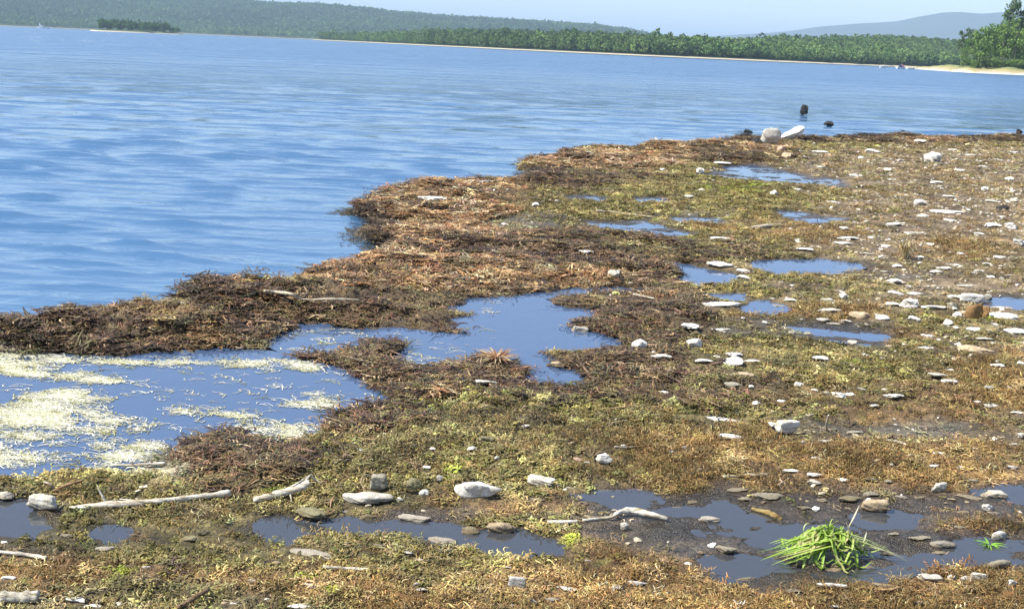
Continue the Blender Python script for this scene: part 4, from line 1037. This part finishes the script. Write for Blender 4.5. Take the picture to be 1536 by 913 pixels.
def cover(name, protos, n, wgt, colour, size, flatten, label, cat, lift=0.0, tilt=0.15, zone_mix=0.6, spread=0.35):
    iy, ix, x, y, z = sample(n, np.clip(wgt, 0, None) * np.clip(0.65 + 1.1 * fbm(GX * .6, GY, 0.30, 3, len(name) * 13, 0.6), 0.04, 1.6))
    P = np.stack([x, y, z + lift], 1)
    ROT = np.stack([rng.normal(0, tilt, n), rng.normal(0, tilt, n), rng.random(n) * 6.283], 1)
    S = (size * (0.55 + 0.9 * rng.random(n) ** 1.5) * size_d[iy, ix])[:, None] * np.array([1, 1, flatten * 0.7])
    base = gcol[iy, ix]
    C = colour(n, iy, ix, base)
    C = C * np.exp(rng.normal(0, spread, n))[:, None] * (tone_f[iy, ix] ** 0.7)[:, None] * np.exp(rng.normal(0, 0.06, (n, 3)))
    return scatter(name, protos, P, ROT, S, rng.integers(0, len(protos), n), np.clip(C, 0.004, 0.9), label, cat)

heapw = gz['dark'] + gz['tan']
edge = np.exp(-((gsd - 0.25) / 0.3) ** 2)
clumpn = fbm(GX * .6, GY, 0.28, 3, 611, 0.6)
def c_weed(n, iy, ix, base):
    t = gz['tan'][iy, ix][:, None] * np.clip(1.0 + 1.6 * clumpn[iy, ix][:, None], 0.05, 2)
    dark = pick([(0.065, 0.040, 0.024), (0.13, 0.080, 0.040), (0.22, 0.145, 0.07), (0.11, 0.095, 0.04), (0.38, 0.27, 0.15), (0.17, 0.085, 0.045)], n, [.3, .25, .17, .14, .07, .07])
    tan = pick([(0.42, 0.27, 0.12), (0.54, 0.38, 0.20), (0.30, 0.15, 0.06), (0.38, 0.19, 0.085), (0.56, 0.46, 0.30), (0.16, 0.095, 0.045)], n, [.3, .2, .2, .12, .08, .1])
    sel = rng.random((n, 1)) < np.clip(t * 1.5, 0, 0.92)
    c = np.where(sel, tan, dark)
    wet_edge = smooth(0.22, 0.04, gsd[iy, ix])[:, None]
    return c * (1 - 0.6 * wet_edge)
cover('seaweed_wrack', weeds, 36000, np.clip(heapw * 1.3 + edge * 0.5, 0, 1.5) + 0.008, c_weed, 0.95, 0.55,
      'matted brown and tan waterweed heaped along the lake edge', 'washed-up weed')
def c_short(n, iy, ix, base):
    k = pick([(0.22, 0.19, 0.06), (0.33, 0.29, 0.10), (0.08, 0.065, 0.03), (0.28, 0.18, 0.075), (0.46, 0.40, 0.20)], n, [.3, .25, .2, .13, .12])
    return 0.5 * k + 0.6 * base
cover('low_weed', shortw, 34000, 0.35 + gz['moss'] * 1.0 + gz['rust'] * .35 + gz['dark'] * .5 + gz['tan'] * .2 - 0.28 * gz['mud'] - .33 * gz['wetmud'], c_short, 0.9, 0.9,
      'short olive brown weed covering the shore', 'low weed')
def c_moss(n, iy, ix, base):
    k = pick([(0.27, 0.24, 0.075), (0.15, 0.135, 0.05), (0.36, 0.32, 0.14), (0.24, 0.25, 0.075)], n, [.4, .3, .22, .08])
    l = gz['lime'][iy, ix][:, None]
    return (1 - l) * (0.7 * k + 0.35 * base) + l * np.array((0.36, 0.42, 0.06))
cover('moss_cushions', mosses, 30000, gz['moss'] * 1.0 + gz['lime'] * 1.5 + 0.02, c_moss, 1.0, 0.9, 'olive green moss cushions on the wet shore', 'moss', tilt=0.3)
def c_rust(n, iy, ix, base):
    k = pick([(0.34, 0.21, 0.08), (0.42, 0.30, 0.12), (0.15, 0.09, 0.04), (0.28, 0.23, 0.09), (0.55, 0.43, 0.24)], n, [.35, .2, .2, .15, .1])
    return 0.75 * k + 0.3 * base
cover('dead_grass', grasses, 30000, gz['rust'] * 1.2 + gz['moss'] * .18 + gz['mud'] * 0.12 + 0.01, c_rust, 1.1, 1.0, 'short rusty brown dead grass stubble', 'dead grass', tilt=0.3)

# torn weed floating against the bank
n = 1500
pf = (cell / size_d ** 2 * np.exp(-((gsd + 0.03) / 0.10) ** 2) * (gsd < 0.02) * np.clip(0.3 + fbm(GX, GY, .4, 3, 71), 0, 1)).ravel()
k = rng.choice(pf.size, n, p=pf / pf.sum()); iy, ix = np.unravel_index(k, GX.shape)
scatter('floating_weed', weeds2, np.stack([GX[iy, ix], GY[iy, ix], np.full(n, 0.002)], 1), np.stack([np.zeros(n), np.zeros(n), rng.random(n) * 6.28], 1),
        (size_d[iy, ix] * (0.4 + 0.6 * rng.random(n)))[:, None] * np.array([1, 1, .4]), rng.integers(0, 2, n), pick([(0.06, 0.045, 0.025), (0.11, 0.085, 0.04), (0.08, 0.08, 0.03)], n), 'dark scraps of weed floating along the bank', 'floating weed')

# floating bleached scum
def scum_pieces(seed):
    return tangle('s', M_scum, 7, 0.045, 0.045, 0.003, 0.0026, 0.9, 3, seed)
M_scum = inst_mat('bleached_scum', 0.7, 0.25, 30, 0.3)
scums = [scum_pieces(90 + k) for k in range(4)]
# raw scum weight, cut by streaky noise
sw = gz['scum'] * smooth(-0.05, 0.03, gpool)
streak = 1.6 * fbm(GX * 0.6, GY * 1.0, 0.05, 4, 300, 0.9) + 0.25 * fbm(GX, GY, 0.5, 2, 310)
swm = np.clip(sw * 1.2 + 0.02 * smooth(0, .1, gpool) * (GX < -0.1) * (GY < 7) * (GY > 4.2), 0, 1) * np.clip(0.02 + 1.8 * streak, 0, 0.8)
p = (dens0 * swm).ravel(); n = 6500
k = rng.choice(p.size, n, p=p / p.sum()); iy, ix = np.unravel_index(k, GX.shape)
P = np.stack([GX[iy, ix] + rng.normal(0, .004, n), GY[iy, ix] + rng.normal(0, .004, n), np.maximum(gh[iy, ix], ZP + 0.001)], 1)
ROT = np.stack([np.zeros(n), np.zeros(n), rng.normal(0, 0.5, n)], 1)
S = (0.62 * (0.35 + 1.1 * rng.random(n) ** 1.5) * size_d[iy, ix])[:, None] * np.array([1.25, 0.8, 0.4])
C = pick([(0.50, 0.49, 0.36), (0.64, 0.64, 0.56), (0.38, 0.37, 0.15), (0.22, 0.21, 0.07), (0.55, 0.53, 0.38)], n, [.3, .3, .17, .08, .15]) * np.exp(rng.normal(0, .12, n))[:, None]
scatter('algae_scum', scums, P, ROT, S, rng.integers(0, 4, n), np.clip(C, 0, .88), 'pale yellow white algae scum floating on the left pool', 'algae scum')
# ------------------------------------------------------------------ far shores
def terrain(name, px, d0, d1, hfun, nd, mat, label, attrs=False, pw=1.0):
    """land between the distances d0 and d1 for the directions px"""
    t = np.linspace(0, 1, nd) ** pw
    PX = np.repeat(px[:, None], nd, 1); D = d0[:, None] + (d1 - d0)[:, None] * t[None, :]
    X, Y = at_dist(PX, D)
    Z = hfun(PX, D, X, Y, np.repeat(t[None, :], len(px), 0))
    i = np.arange(PX.size).reshape(PX.shape)
    q = np.stack([i[:-1, :-1], i[1:, :-1], i[1:, 1:], i[:-1, 1:]], -1).reshape(-1, 4)
    o = mesh_np(name, np.stack([X, Y, Z], -1).reshape(-1, 3), q, mat, True)
    tag(o, label, None, None, 'structure'); return o
def ip(px, pts):
    a = np.array(pts, float); return np.interp(px, a[:, 0], a[:, 1])
def hy(px): return 37.5 + 0.0435 * px

mt = NT('wooded_ground'); set_(mt.b, Roughness=1.0)
pz = mt.n('ShaderNodeNewGeometry').outputs['Position']; zc = mt.n('ShaderNodeSeparateXYZ'); mt.l(pz, zc.inputs[0])
mt.l(mt.mix(mt.ramp(mt.math('MULTIPLY', zc.outputs[2], 1.0), [(0.55, (0, 0, 0)), (0.95, (1, 1, 1))]), (0.50, 0.45, 0.34),
     mt.mix(mt.noise(0.03, 5, 0.6, pz), (0.035, 0.060, 0.022), (0.075, 0.11, 0.04))), mt.b.inputs['Base Color'])

M_crown = inst_mat('far_foliage', 0.8, 0.35, 1.5, 0.1, 0.25)
def crown_mesh(name, mat, nclump, nface, rx, rz, zc_, fs, seed, conif=False, link=False):
    """foliage: many small faces gathered in clumps through the crown"""
    r = np.random.default_rng(seed); V = []; Fc = []
    for c in range(nclump):
        v = r.normal(size=3); v /= np.linalg.norm(v); q = r.random() ** 0.4
        zz = zc_ + v[2] * q * rz
        lim = rx * (1.0 if not conif else max(0.15, 1.1 - (zz - zc_ + rz) / (2 * rz)))
        ctr = np.array([v[0] * q * lim, v[1] * q * lim, zz]); cr_ = rx * (0.22 + 0.22 * r.random())
        for _ in range(nface):
            u = r.normal(size=3); u /= np.linalg.norm(u)
            p = ctr + u * cr_ * (0.6 + 0.5 * r.random()) * np.array([1, 1, 0.75])
            n_ = u + r.normal(0, .5, 3); n_ /= np.linalg.norm(n_)
            a = np.cross(n_, r.normal(size=3)); a /= np.linalg.norm(a); b = np.cross(n_, a)
            k = fs * (0.6 + .8 * r.random()); i = len(V)
            V += [p + a * k, p + b * k * .7, p - a * k, p - b * k * .7]; Fc.append((i, i + 1, i + 2, i + 3))
    return mesh_np(name, np.array(V), np.array(Fc), mat, False, link)

# hills beyond the lake (left)
HTOP = [(-900, -10), (-500, -22), (-200, -20), (0, -9), (120, -5), (230, 0), (330, 4), (430, 9), (540, 15), (640, 23), (768, 33), (830, 37), (860, 37.5), (905, 41), (940, 46), (1000, 60), (1100, 80), (1200, 88)]
px = np.linspace(-900, 1150, 240); d0 = np.full(px.shape, 1900.0) - 250 * smooth(250, 700, px); d1 = np.full(px.shape, 3300.0)
def hillz(PX, D, X, Y, t):
    top = np.maximum((hy(PX) - ip(PX, HTOP)) / F * 3050.0 - 9, 2)
    base = 0.4 + top * smooth(0.03, 0.82, t) * (1 - 0.4 * smooth(0.88, 1.0, t))
    return base + (6 * fbm(X, Y, 260, 4, 5) + 3 * fbm(X, Y, 90, 3, 9)) * smooth(0.04, 0.3, t) * np.clip(top / 30, 0, 1)
terrain('hills', px, d0, d1, hillz, 90, mt.m, 'long wooded hills beyond the lake on the left')
def plant(name, proto, n, px0, px1, d0f, d1f, zf, hgt, hv, cols, label, dens_pw=0.5):
    PX = rng.random(n) * (px1 - px0) + px0
    t = rng.random(n)
    D0, D1 = d0f(PX), d1f(PX)
    D = D0 + (D1 - D0) * (0.012 + 0.98 * t ** (1.0 / 1.2))
    X, Y = at_dist(PX, D); Z = zf(PX, D, X, Y, (D - D0) / (D1 - D0))
    ok = Z > 0.9
    PX, X, Y, Z = PX[ok], X[ok], Y[ok], Z[ok]; m = len(X)
    h = hgt * np.exp(rng.normal(0, hv, m)) * (1 + 0.18 * fbm(X, Y, 45, 3, 3))
    C = pick(cols, m) * np.exp(rng.normal(0, .16, m))[:, None] * np.exp(0.22 * fbm(X, Y, 150, 3, 31))[:, None]
    wd = h * (0.75 + 0.35 * rng.random(m))
    return scatter(name, proto, np.stack([X, Y, Z - 0.3], 1), np.stack([np.zeros(m), np.zeros(m), rng.random(m) * 6.28], 1), np.stack([wd, wd, h], 1), rng.integers(0, len(proto), m), C, label, 'forest')
lowc = [crown_mesh('c', M_crown, 6, 7, 0.36, 0.36, 0.58, 0.13, 900 + k) for k in range(3)]
midc = [crown_mesh('c', M_crown, 16, 14, 0.36, 0.36, 0.58, 0.06, 910 + k) for k in range(5)]
plant('hill_forest', lowc, 60000, -300, 1060, lambda p: 1900.0 - 250 * smooth(250, 700, p), lambda p: np.full(p.shape, 3250.0), hillz, 8.5, .16,
      [(0.12, 0.21, 0.07), (0.14, 0.23, 0.08), (0.10, 0.17, 0.06), (0.16, 0.25, 0.09)], 'distant hazy forest covering the hills on the left')

# nearer wooded shore
SD = [(470, 1250), (520, 1120), (640, 800), (768, 645), (860, 590), (958, 550), (1152, 560), (1318, 620), (1500, 700), (1900, 800), (2400, 900)]
STOP = [(440, 62), (500, 56), (530, 51), (560, 48.5), (640, 43.5), (700, 41.5), (768, 42), (850, 46), (900, 48), (990, 49), (1010, 51), (1040, 50), (1075, 54), (1120, 55), (1150, 53.5), (1200, 53), (1280, 53.5), (1340, 55), (1400, 61), (1440, 63), (1500, 62), (1900, 60), (2400, 60)]
px = np.linspace(470, 2400, 260)
def sd0(p): return ip(p, SD)
def sd1(p): return ip(p, SD) + 330
def shorez(PX, D, X, Y, t):
    top = np.maximum((hy(PX) - ip(PX, STOP)) / F * (ip(PX, SD) + 260) - 9.0, 1.2)
    return 0.25 + 0.7 * smooth(0.0, 0.03, t) + top * smooth(0.03, 0.8, t) + 0.8 * fbm(X, Y, 40, 3, 12) * smooth(.05, .3, t)
terrain('far_shore', px, sd0(px), sd1(px), shorez, 60, mt.m, 'low wooded far shore with a thin pale beach', pw=1.6)
plant('shore_forest', midc, 20000, 480, 1750, sd0, sd1, shorez, 6.6, .14,
      [(0.12, 0.20, 0.06), (0.145, 0.225, 0.07), (0.09, 0.15, 0.05), (0.18, 0.26, 0.085)], 'dense green forest along the far shore')
# a denser fringe at its front
def fringe1(p): return ip(p, SD) + 34
plant('shore_forest_edge', midc, 2600, 480, 1750, lambda p: ip(p, SD) + 10, fringe1, lambda PX, D, X, Y, t: shorez(PX, D, X, Y, (D - ip(PX, SD)) / 330) , 5.5, .25,
      [(0.15, 0.24, 0.07), (0.19, 0.28, 0.09), (0.11, 0.18, 0.06)], 'fringe of leafy trees right behind the far beach')

# blue mountain
BT = [(900, 60), (1050, 58), (1190, 50), (1240, 45), (1290, 41.5), (1340, 38.5), (1372, 32), (1402, 27), (1430, 27), (1462, 30.5), (1500, 30), (1560, 34), (1700, 50), (2000, 80), (2400, 118)]
px = np.linspace(900, 2400, 200)
def mz(PX, D, X, Y, t):
    return 1 + np.maximum((hy(PX) - ip(PX, BT)) / F * 6300.0, 0) * smooth(0, 0.8, t) + 14 * fbm(X, Y, 900, 4, 77) * smooth(.1, .5, t)
mm = NT('mountain_forest'); set_(mm.b, Roughness=1.0)
mm.l(mm.mix(mm.noise(0.004, 6, 0.65, mm.n('ShaderNodeNewGeometry').outputs['Position']), (0.025, 0.04, 0.025), (0.05, 0.07, 0.04)), mm.b.inputs['Base Color'])
terrain('mountain', px, np.full(px.shape, 5200.0), np.full(px.shape, 6800.0), mz, 60, mm.m, 'blue hazy mountain far behind the right shore')

# island
icx, icy = at_dist(np.array(203.0), np.array(1000.0)); icx = float(icx); icy = float(icy)
th = math.atan2(icy, icx); ux, uy = math.sin(th), -math.cos(th)      # along the picture
bm = bmesh.new()
ring0 = []; ring1 = []; ring2 = []
for k in range(48):
    a = 2 * math.pi * k / 48; r_ = 1 + 0.08 * math.sin(3 * a + 1)
    def P(f, z): return (ux * 38 * f * r_ * math.cos(a) + uy * -20 * f * r_ * math.sin(a), uy * 38 * f * r_ * math.cos(a) + ux * 20 * f * r_ * math.sin(a), z)
    ring0.append(bm.verts.new(P(1.03, -0.5))); ring1.append(bm.verts.new(P(0.97, 0.7))); ring2.append(bm.verts.new(P(0.75, 1.6)))
c_ = bm.verts.new((0, 0, 2.4))
for k in range(48):
    j = (k + 1) % 48
    bm.faces.new((ring0[k], ring0[j], ring1[j], ring1[k])); bm.faces.new((ring1[k], ring1[j], ring2[j], ring2[k])); bm.faces.new((ring2[k], ring2[j], c_))
bmesh.ops.recalc_face_normals(bm, faces=bm.faces)
me = bpy.data.meshes.new('island'); bm.to_mesh(me); bm.free(); me.materials.append(mt.m)
isl = bpy.data.objects.new('island', me); col.objects.link(isl); isl.location = (icx, icy, 0); tag(isl, 'small wooded island with a strip of sand', None, None, 'structure')

# trees of their own: foliage by object colour
mf = NT('foliage'); set_(mf.b, Roughness=0.8, Specular_IOR_Level=0.15)
oi = mf.n('ShaderNodeObjectInfo'); nn = mf.noise(1.3, 4, 0.6, mf.n('ShaderNodeNewGeometry').outputs['Position'])
cf = mf.mix(mf.ramp(nn, [(0.35, (0, 0, 0)), (0.68, (1, 1, 1))]), mf.mix(1.0, oi.outputs['Color'], (0.55, 0.60, 0.55), 'MULTIPLY'), mf.mix(1.0, oi.outputs['Color'], (1.35, 1.25, 1.1), 'MULTIPLY'))
mf.l(cf, mf.b.inputs['Base Color'])
tl = mf.n('ShaderNodeBsdfTranslucent'); mf.l(cf, tl.inputs[0]); ms = mf.n('ShaderNodeMixShader'); ms.inputs[0].default_value = 0.25
mf.l(mf.b.outputs[0], ms.inputs[1]); mf.l(tl.outputs[0], ms.inputs[2]); mf.l(ms.outputs[0], mf.out.inputs[0])
isc = [crown_mesh('tree', mf.m, 22, 22, 0.36, 0.45, 0.5, 0.06, 940 + k) for k in range(4)]
for k in range(30):
    f = (k + 0.5) / 30 * 2 - 1; f = f * 0.84 + 0.10; q = rng.normal() * 6 * math.sqrt(max(0.0, 1 - f * f))
    hh_ = (9.4 + rng.normal() * 0.9) * (1 if f < 0.5 else 1 - 0.55 * (f - 0.5) / 0.5)
    o = bpy.data.objects.new('island_tree', isc[k % 4].data); col.objects.link(o)
    o.location = (icx + ux * 38 * f - uy * q, icy + uy * 38 * f + ux * q, 1.0); o.scale = (hh_ * .85, hh_ * .85, hh_); o.rotation_euler = (0, 0, rng.random() * 6.28)
    c = np.array([(0.10, 0.19, 0.045), (0.13, 0.22, 0.055), (0.085, 0.15, 0.045)][k % 3]); o.color = (*c, 1)
    tag(o, 'round green tree standing close among others on the small island', 'tree', 'trees of the small island')

# headland with sand, on the right
HF = [(1280, 96.2), (1318, 97.8), (1345, 101.0), (1385, 104.8), (1420, 107.2), (1460, 109.8), (1500, 111.6), (1536, 113.2), (1700, 122), (2000, 140), (2400, 170)]
px = np.linspace(1296, 2400, 300)
def hd0(p):
    q = ground(p, ip(p, HF), 0.0); return np.hypot(q[..., 0], q[..., 1])
def hd1(p): return np.maximum(hd0(p) + 30 + 150 * smooth(1350, 1460, p), hd0(p) + 30)
def headz(PX, D, X, Y, t):
    q = D - hd0(PX)
    z = -0.2 + 1.0 * smooth(0, 6, q) + 1.0 * smooth(10, 60, q) * smooth(1380, 1440, PX)
    z = z + 1.2 * np.exp(-((PX - 1428) / 30) ** 2 - ((q - 24) / 10) ** 2) + 1.2 * np.exp(-((PX - 1512) / 22) ** 2 - ((q - 22) / 8) ** 2)
    return z + 0.25 * fbm(X, Y, 5, 3, 4) * smooth(2, 10, q) - 1.2 * smooth(0.93, 1.0, t) * (PX < 1400)
msn = NT('headland_sand'); set_(msn.b, Roughness=1.0)
pz = msn.n('ShaderNodeNewGeometry').outputs['Position']; zc = msn.n('ShaderNodeSeparateXYZ'); msn.l(pz, zc.inputs[0])
nz = msn.noise(0.16, 5, 0.6, pz)
g_ = msn.math('ADD', msn.math('MULTIPLY', zc.outputs[2], 0.25), msn.math('MULTIPLY', nz, 0.7))
msn.l(msn.ramp(g_, [(0.36, (0.52, 0.48, 0.41)), (0.46, (0.44, 0.39, 0.29)), (0.56, (0.33, 0.28, 0.12)), (0.80, (0.17, 0.19, 0.07))]), msn.b.inputs['Base Color'])
terrain('headland', px, hd0(px), hd1(px), headz, 60, msn.m, 'sandy headland with yellow grass on the right', pw=1.3)
mbk = NT('bark'); mbk.l(mbk.mix(mbk.noise(3, 4, .6, mbk.coord('Object')), (0.30, 0.26, 0.20), (0.12, 0.09, 0.06)), mbk.b.inputs['Base Color'])
mbi = NT('birch_bark'); mbi.l(mbi.ramp(mbi.noise(2, 4, .6, mbi.coord('Object')), [(0.42, (0.08, 0.07, 0.06)), (0.5, (0.62, 0.60, 0.55))]), mbi.b.inputs['Base Color'])
def trunk_mesh(mat, top, r0, seed, limbs=6):
    r = np.random.default_rng(seed); V = []; Fc = []
    def limb(p0, p1, ra, rb, sg=6, n=5, bend=0.02):
        p0, p1 = np.array(p0), np.array(p1); b0 = len(V); off = r.normal(0, bend, 3)
        for i in range(n + 1):
            t = i / n; c = p0 + (p1 - p0) * t + off * math.sin(math.pi * t); k = ra + (rb - ra) * t
            d = (p1 - p0) / np.linalg.norm(p1 - p0); a = np.cross(d, (0.3, 1, 0.2)); a /= np.linalg.norm(a); b = np.cross(d, a)
            for j in range(sg): V.append(c + (a * math.cos(6.283 * j / sg) + b * math.sin(6.283 * j / sg)) * k)
        for i in range(n):
            for j in range(sg):
                q = b0 + i * sg + j; w_ = b0 + i * sg + (j + 1) % sg; Fc.append((q, w_, w_ + sg, q + sg))
    limb((0, 0, 0), (r.normal() * .02, r.normal() * .02, top), r0, r0 * .3)
    for k in range(limbs):
        a = r.random() * 6.28; z = top * (0.35 + 0.55 * k / limbs); L = 0.22 * (1.1 - 0.5 * k / limbs)
        limb((0, 0, z), (math.cos(a) * L, math.sin(a) * L, z + L * 0.6), r0 * .35, r0 * .1, 5, 3)
    return mesh_np('trunk', np.array(V), np.array(Fc), mat, True, False)
cr_b = [crown_mesh('crown', mf.m, 34, 44, 0.33, 0.42, 0.55, 0.026, 960 + k) for k in range(4)]       # leafy
cr_p = [crown_mesh('crown', mf.m, 17, 60, 0.20, 0.30, 0.70, 0.020, 970 + k) for k in range(3)]       # pines: clumps high on the trunk
tr_b = [trunk_mesh(mbi.m, 0.85, 0.014, 5), trunk_mesh(mbk.m, 0.85, 0.018, 6)]
tr_p = [trunk_mesh(mbk.m, 0.93, 0.016, 8, 9)]
def head_tree(pxx, back, top_y, kind, color, label, group=None, wide=0.8):
    D = float(hd0(np.array([float(pxx)]))[0]) + back
    X, Y = at_dist(np.array([float(pxx)]), np.array([D])); X = float(X[0]); Y = float(Y[0])
    z = float(headz(np.array([float(pxx)]), np.array([D]), np.array([X]), np.array([Y]), np.array([0.3]))[0]) - 0.1
    hgt = (hy(pxx) - top_y) / F * D + CAMZ - z
    pr = 'pine_tree' if kind == 'pine' else 'leafy_tree'
    e = empty(pr, (X, Y, z), rng.random() * 6.28); tag(e, label, 'tree', group)
    w_ = hgt * wide
    e.scale = (w_, w_, hgt)
    c = bpy.data.objects.new('crown', (cr_p if kind == 'pine' else cr_b)[int(pxx) % (3 if kind == 'pine' else 4)].data); col.objects.link(c); c.parent = e; c.color = (*color, 1)
    t = bpy.data.objects.new('trunk', (tr_p[0] if kind == 'pine' else tr_b[0 if kind == 'birch' else 1]).data); col.objects.link(t); t.parent = e
    return e
G1, G2, G3 = (0.13, 0.23, 0.055), (0.17, 0.28, 0.07), (0.09, 0.15, 0.055)
head_tree(1441, 42, 47, 'pine', G3, 'slim dark pine at the left end of the headland wood', wide=0.75)
head_tree(1447, 34, 60, 'birch', G1, 'small birch with pale trunk near the headland tip', wide=0.5)
head_tree(1455, 50, 46, 'pine', G3, 'second dark pine from the headland tip', wide=0.7)
head_tree(1466, 36, 45, 'birch', G2, 'bright green birch third from the headland tip')
head_tree(1480, 40, 42, 'leafy', G1, 'broad green tree in the middle of the headland wood')
head_tree(1512, 44, 4, 'pine', G3, 'tall ragged pine towering over the headland wood', wide=0.72)
head_tree(1498, 34, 42, 'leafy', G2, 'bright leafy tree left of the foot of the tall pine')
head_tree(1520, 34, 36, 'leafy', G2, 'bright leafy tree right in front of the tall pine')
head_tree(1545, 46, 9, 'birch', G1, 'tall green tree cut by the right edge of the picture', wide=0.6)
head_tree(1534, 60, 18, 'pine', G3, 'dark pine behind the tree at the right edge', wide=0.6)
for pxx, bk, ty in [(1488, 75, 43), (1506, 80, 35), (1472, 80, 50), (1528, 90, 30), (1460, 95, 52), (1560, 40, 30), (1580, 50, 20), (1600, 42, 34), (1630, 55, 22), (1660, 45, 30), (1700, 55, 25), (1750, 50, 30), (1800, 60, 20), (1516, 60, 40), (1494, 58, 45), (1540, 36, 50)]:
    head_tree(pxx, bk, ty, 'leafy', [G1, G2, G3][pxx % 3], 'leafy tree standing deep within the dense headland wood', 'trees deep in the headland wood')
# low bushes at the edge of the wood
for i, pxx in enumerate([1452, 1462, 1474, 1484, 1493, 1503, 1512, 1524, 1536, 1550, 1570]):
    D = float(hd0(np.array([float(pxx)]))[0]) + 27; X, Y = at_dist(np.array([float(pxx)]), np.array([D]))
    o = bpy.data.objects.new('bush', cr_b[i % 4].data); col.objects.link(o); o.location = (float(X[0]), float(Y[0]), 0.3); k = 3.4 + 1.8 * rng.random(); o.scale = (k * 1.5, k * 1.5, k); o.color = (*[G1, G2, G3][i % 3], 1)
    tag(o, 'low rounded bush at the sandy edge of the headland wood', 'bush', 'bushes at the edge of the headland wood')

# boats
def simple_mat(name, c, rough=0.4):
    m = NT(name); set_(m.b, Roughness=rough); k = m.noise(4, 3, .5, m.coord('Object'))
    m.l(m.mix(k, c, tuple(v * .85 for v in c)), m.b.inputs['Base Color']); return m.m
m_hull = simple_mat('white_hull', (0.80, 0.80, 0.79)); m_dark = simple_mat('dark_glass', (0.03, 0.04, 0.05), 0.2); m_pink = simple_mat('pink_plastic', (0.62, 0.30, 0.36)); m_navy = simple_mat('navy_cloth', (0.05, 0.05, 0.12), .8)
def hull(L, B, Hh, mat, name='hull'):
    V = []; Fc = []; n = 12
    for i in range(n + 1):
        t = i / n; wd = B / 2 * (math.sin(math.pi * (0.5 + 0.5 * t)) ** 0.6 if t > .4 else 1.0) * (0.85 + 0.15 * min(1, t * 3)); wd = max(wd, 0.02)
        sh = Hh * (0.8 + 0.35 * t * t); x = (t - .5) * L
        V += [(x, -wd, sh), (x * 0.96, -wd * .8, 0.0), (x * .94, 0, -0.15 * Hh), (x * 0.96, wd * .8, 0.0), (x, wd, sh), (x, wd * .82, sh * .75), (x, -wd * .82, sh * .75)]
    for i in range(n):
        for j in range(7):
            a = i * 7 + j; b = i * 7 + (j + 1) % 7; Fc.append((a, b, b + 7, a + 7))
    me = bpy.data.meshes.new(name); me.from_pydata(V, [], Fc + [tuple(range(7)), tuple(range(n * 7 + 6, n * 7 - 1, -1))]); me.materials.append(mat)
    o = bpy.data.objects.new(name, me); col.objects.link(o); return o
def box(name, c, d, mat, parent, taper=0.8):
    x, y, z = c; a, b, h = d; V = [(x + sx * a / 2 * k, y + sy * b / 2 * k, z + hz) for hz, k in ((0, 1), (h, taper)) for sx, sy in ((-1, -1), (1, -1), (1, 1), (-1, 1))]
    me = bpy.data.meshes.new(name); me.from_pydata(V, [], [(0, 3, 2, 1), (4, 5, 6, 7), (0, 1, 5, 4), (1, 2, 6, 5), (2, 3, 7, 6), (3, 0, 4, 7)]); me.materials.append(mat)
    o = bpy.data.objects.new(name, me); col.objects.link(o); o.parent = parent; return o
def boat(name, pxx, D, ang, L, B, Hh, label, cat, top):
    X, Y = at_dist(np.array([float(pxx)]), np.array([float(D)])); e = empty(name, (float(X[0]), float(Y[0]), 0.0), ang); tag(e, label, cat)
    h_ = hull(L, B, Hh, m_hull); h_.parent = e; top(e); return e
def cruiser(e):
    box('cabin', (3.0, 0, 1.2), (4.0, 2.2, 2.0), m_hull, e, .75); box('windscreen', (2.9, 0, 2.1), (3.6, 2.1, 0.5), m_dark, e, .9); box('radar_mast', (4.2, 0, 3.2), (0.8, 0.8, 2.2), m_hull, e, .5)
boat('motor_boat', 66, 1250, math.pi + R(2) - 0.35 + 0.35, 14.0, 3.6, 1.3, 'white motor boat moving in front of the hazy far shore', 'boat', cruiser)
def pedals(e):
    box('seat', (-.3, 0, .5), (1.0, 1.1, .8), m_navy, e); box('canopy', (.6, 0, .5), (.9, 1.2, .9), m_pink, e)
boat('pedal_boat', 1352, 430, 0.2, 3.4, 1.5, 0.7, 'white and pink pedal boat with dark seat off the sand spit', 'boat', pedals)
boat('dinghy', 1325, 430, 0.0, 2.2, 1.1, 0.8, 'small white dinghy on the water left of the pedal boat', 'boat', lambda e: box('thwart', (0, 0, .45), (.3, .9, .08), m_dark, e, 1.0))
boat('rowing_boat', 1367, 420, 0.1, 3.0, 1.2, 0.6, 'white rowing boat lying at the tip of the sand spit', 'boat', lambda e: box('thwart', (0, 0, .4), (.3, 1.0, .08), m_dark, e, 1.0))

# air
HZD = 1.8e-4
bm = bmesh.new(); bmesh.ops.create_cube(bm, size=1.0); me = bpy.data.meshes.new('haze'); bm.to_mesh(me); bm.free()
hz = bpy.data.objects.new('haze', me); col.objects.link(hz); hz.location = (0, 5000, 153.5); hz.scale = (34000, 30000, 313)
mh = bpy.data.materials.new('haze'); mh.use_nodes = True; t_ = mh.node_tree; t_.nodes.clear()
ou = t_.nodes.new('ShaderNodeOutputMaterial'); pv = t_.nodes.new('ShaderNodeVolumePrincipled'); pv.inputs['Density'].default_value = HZD
pv.inputs['Color'].default_value = (0.54, 0.75, 1.0, 1); pv.inputs['Anisotropy'].default_value = 0.0
t_.links.new(pv.outputs[0], ou.inputs['Volume']); me.materials.append(mh)
tag(hz, 'thin blue summer haze over the lake', None, None, 'stuff')
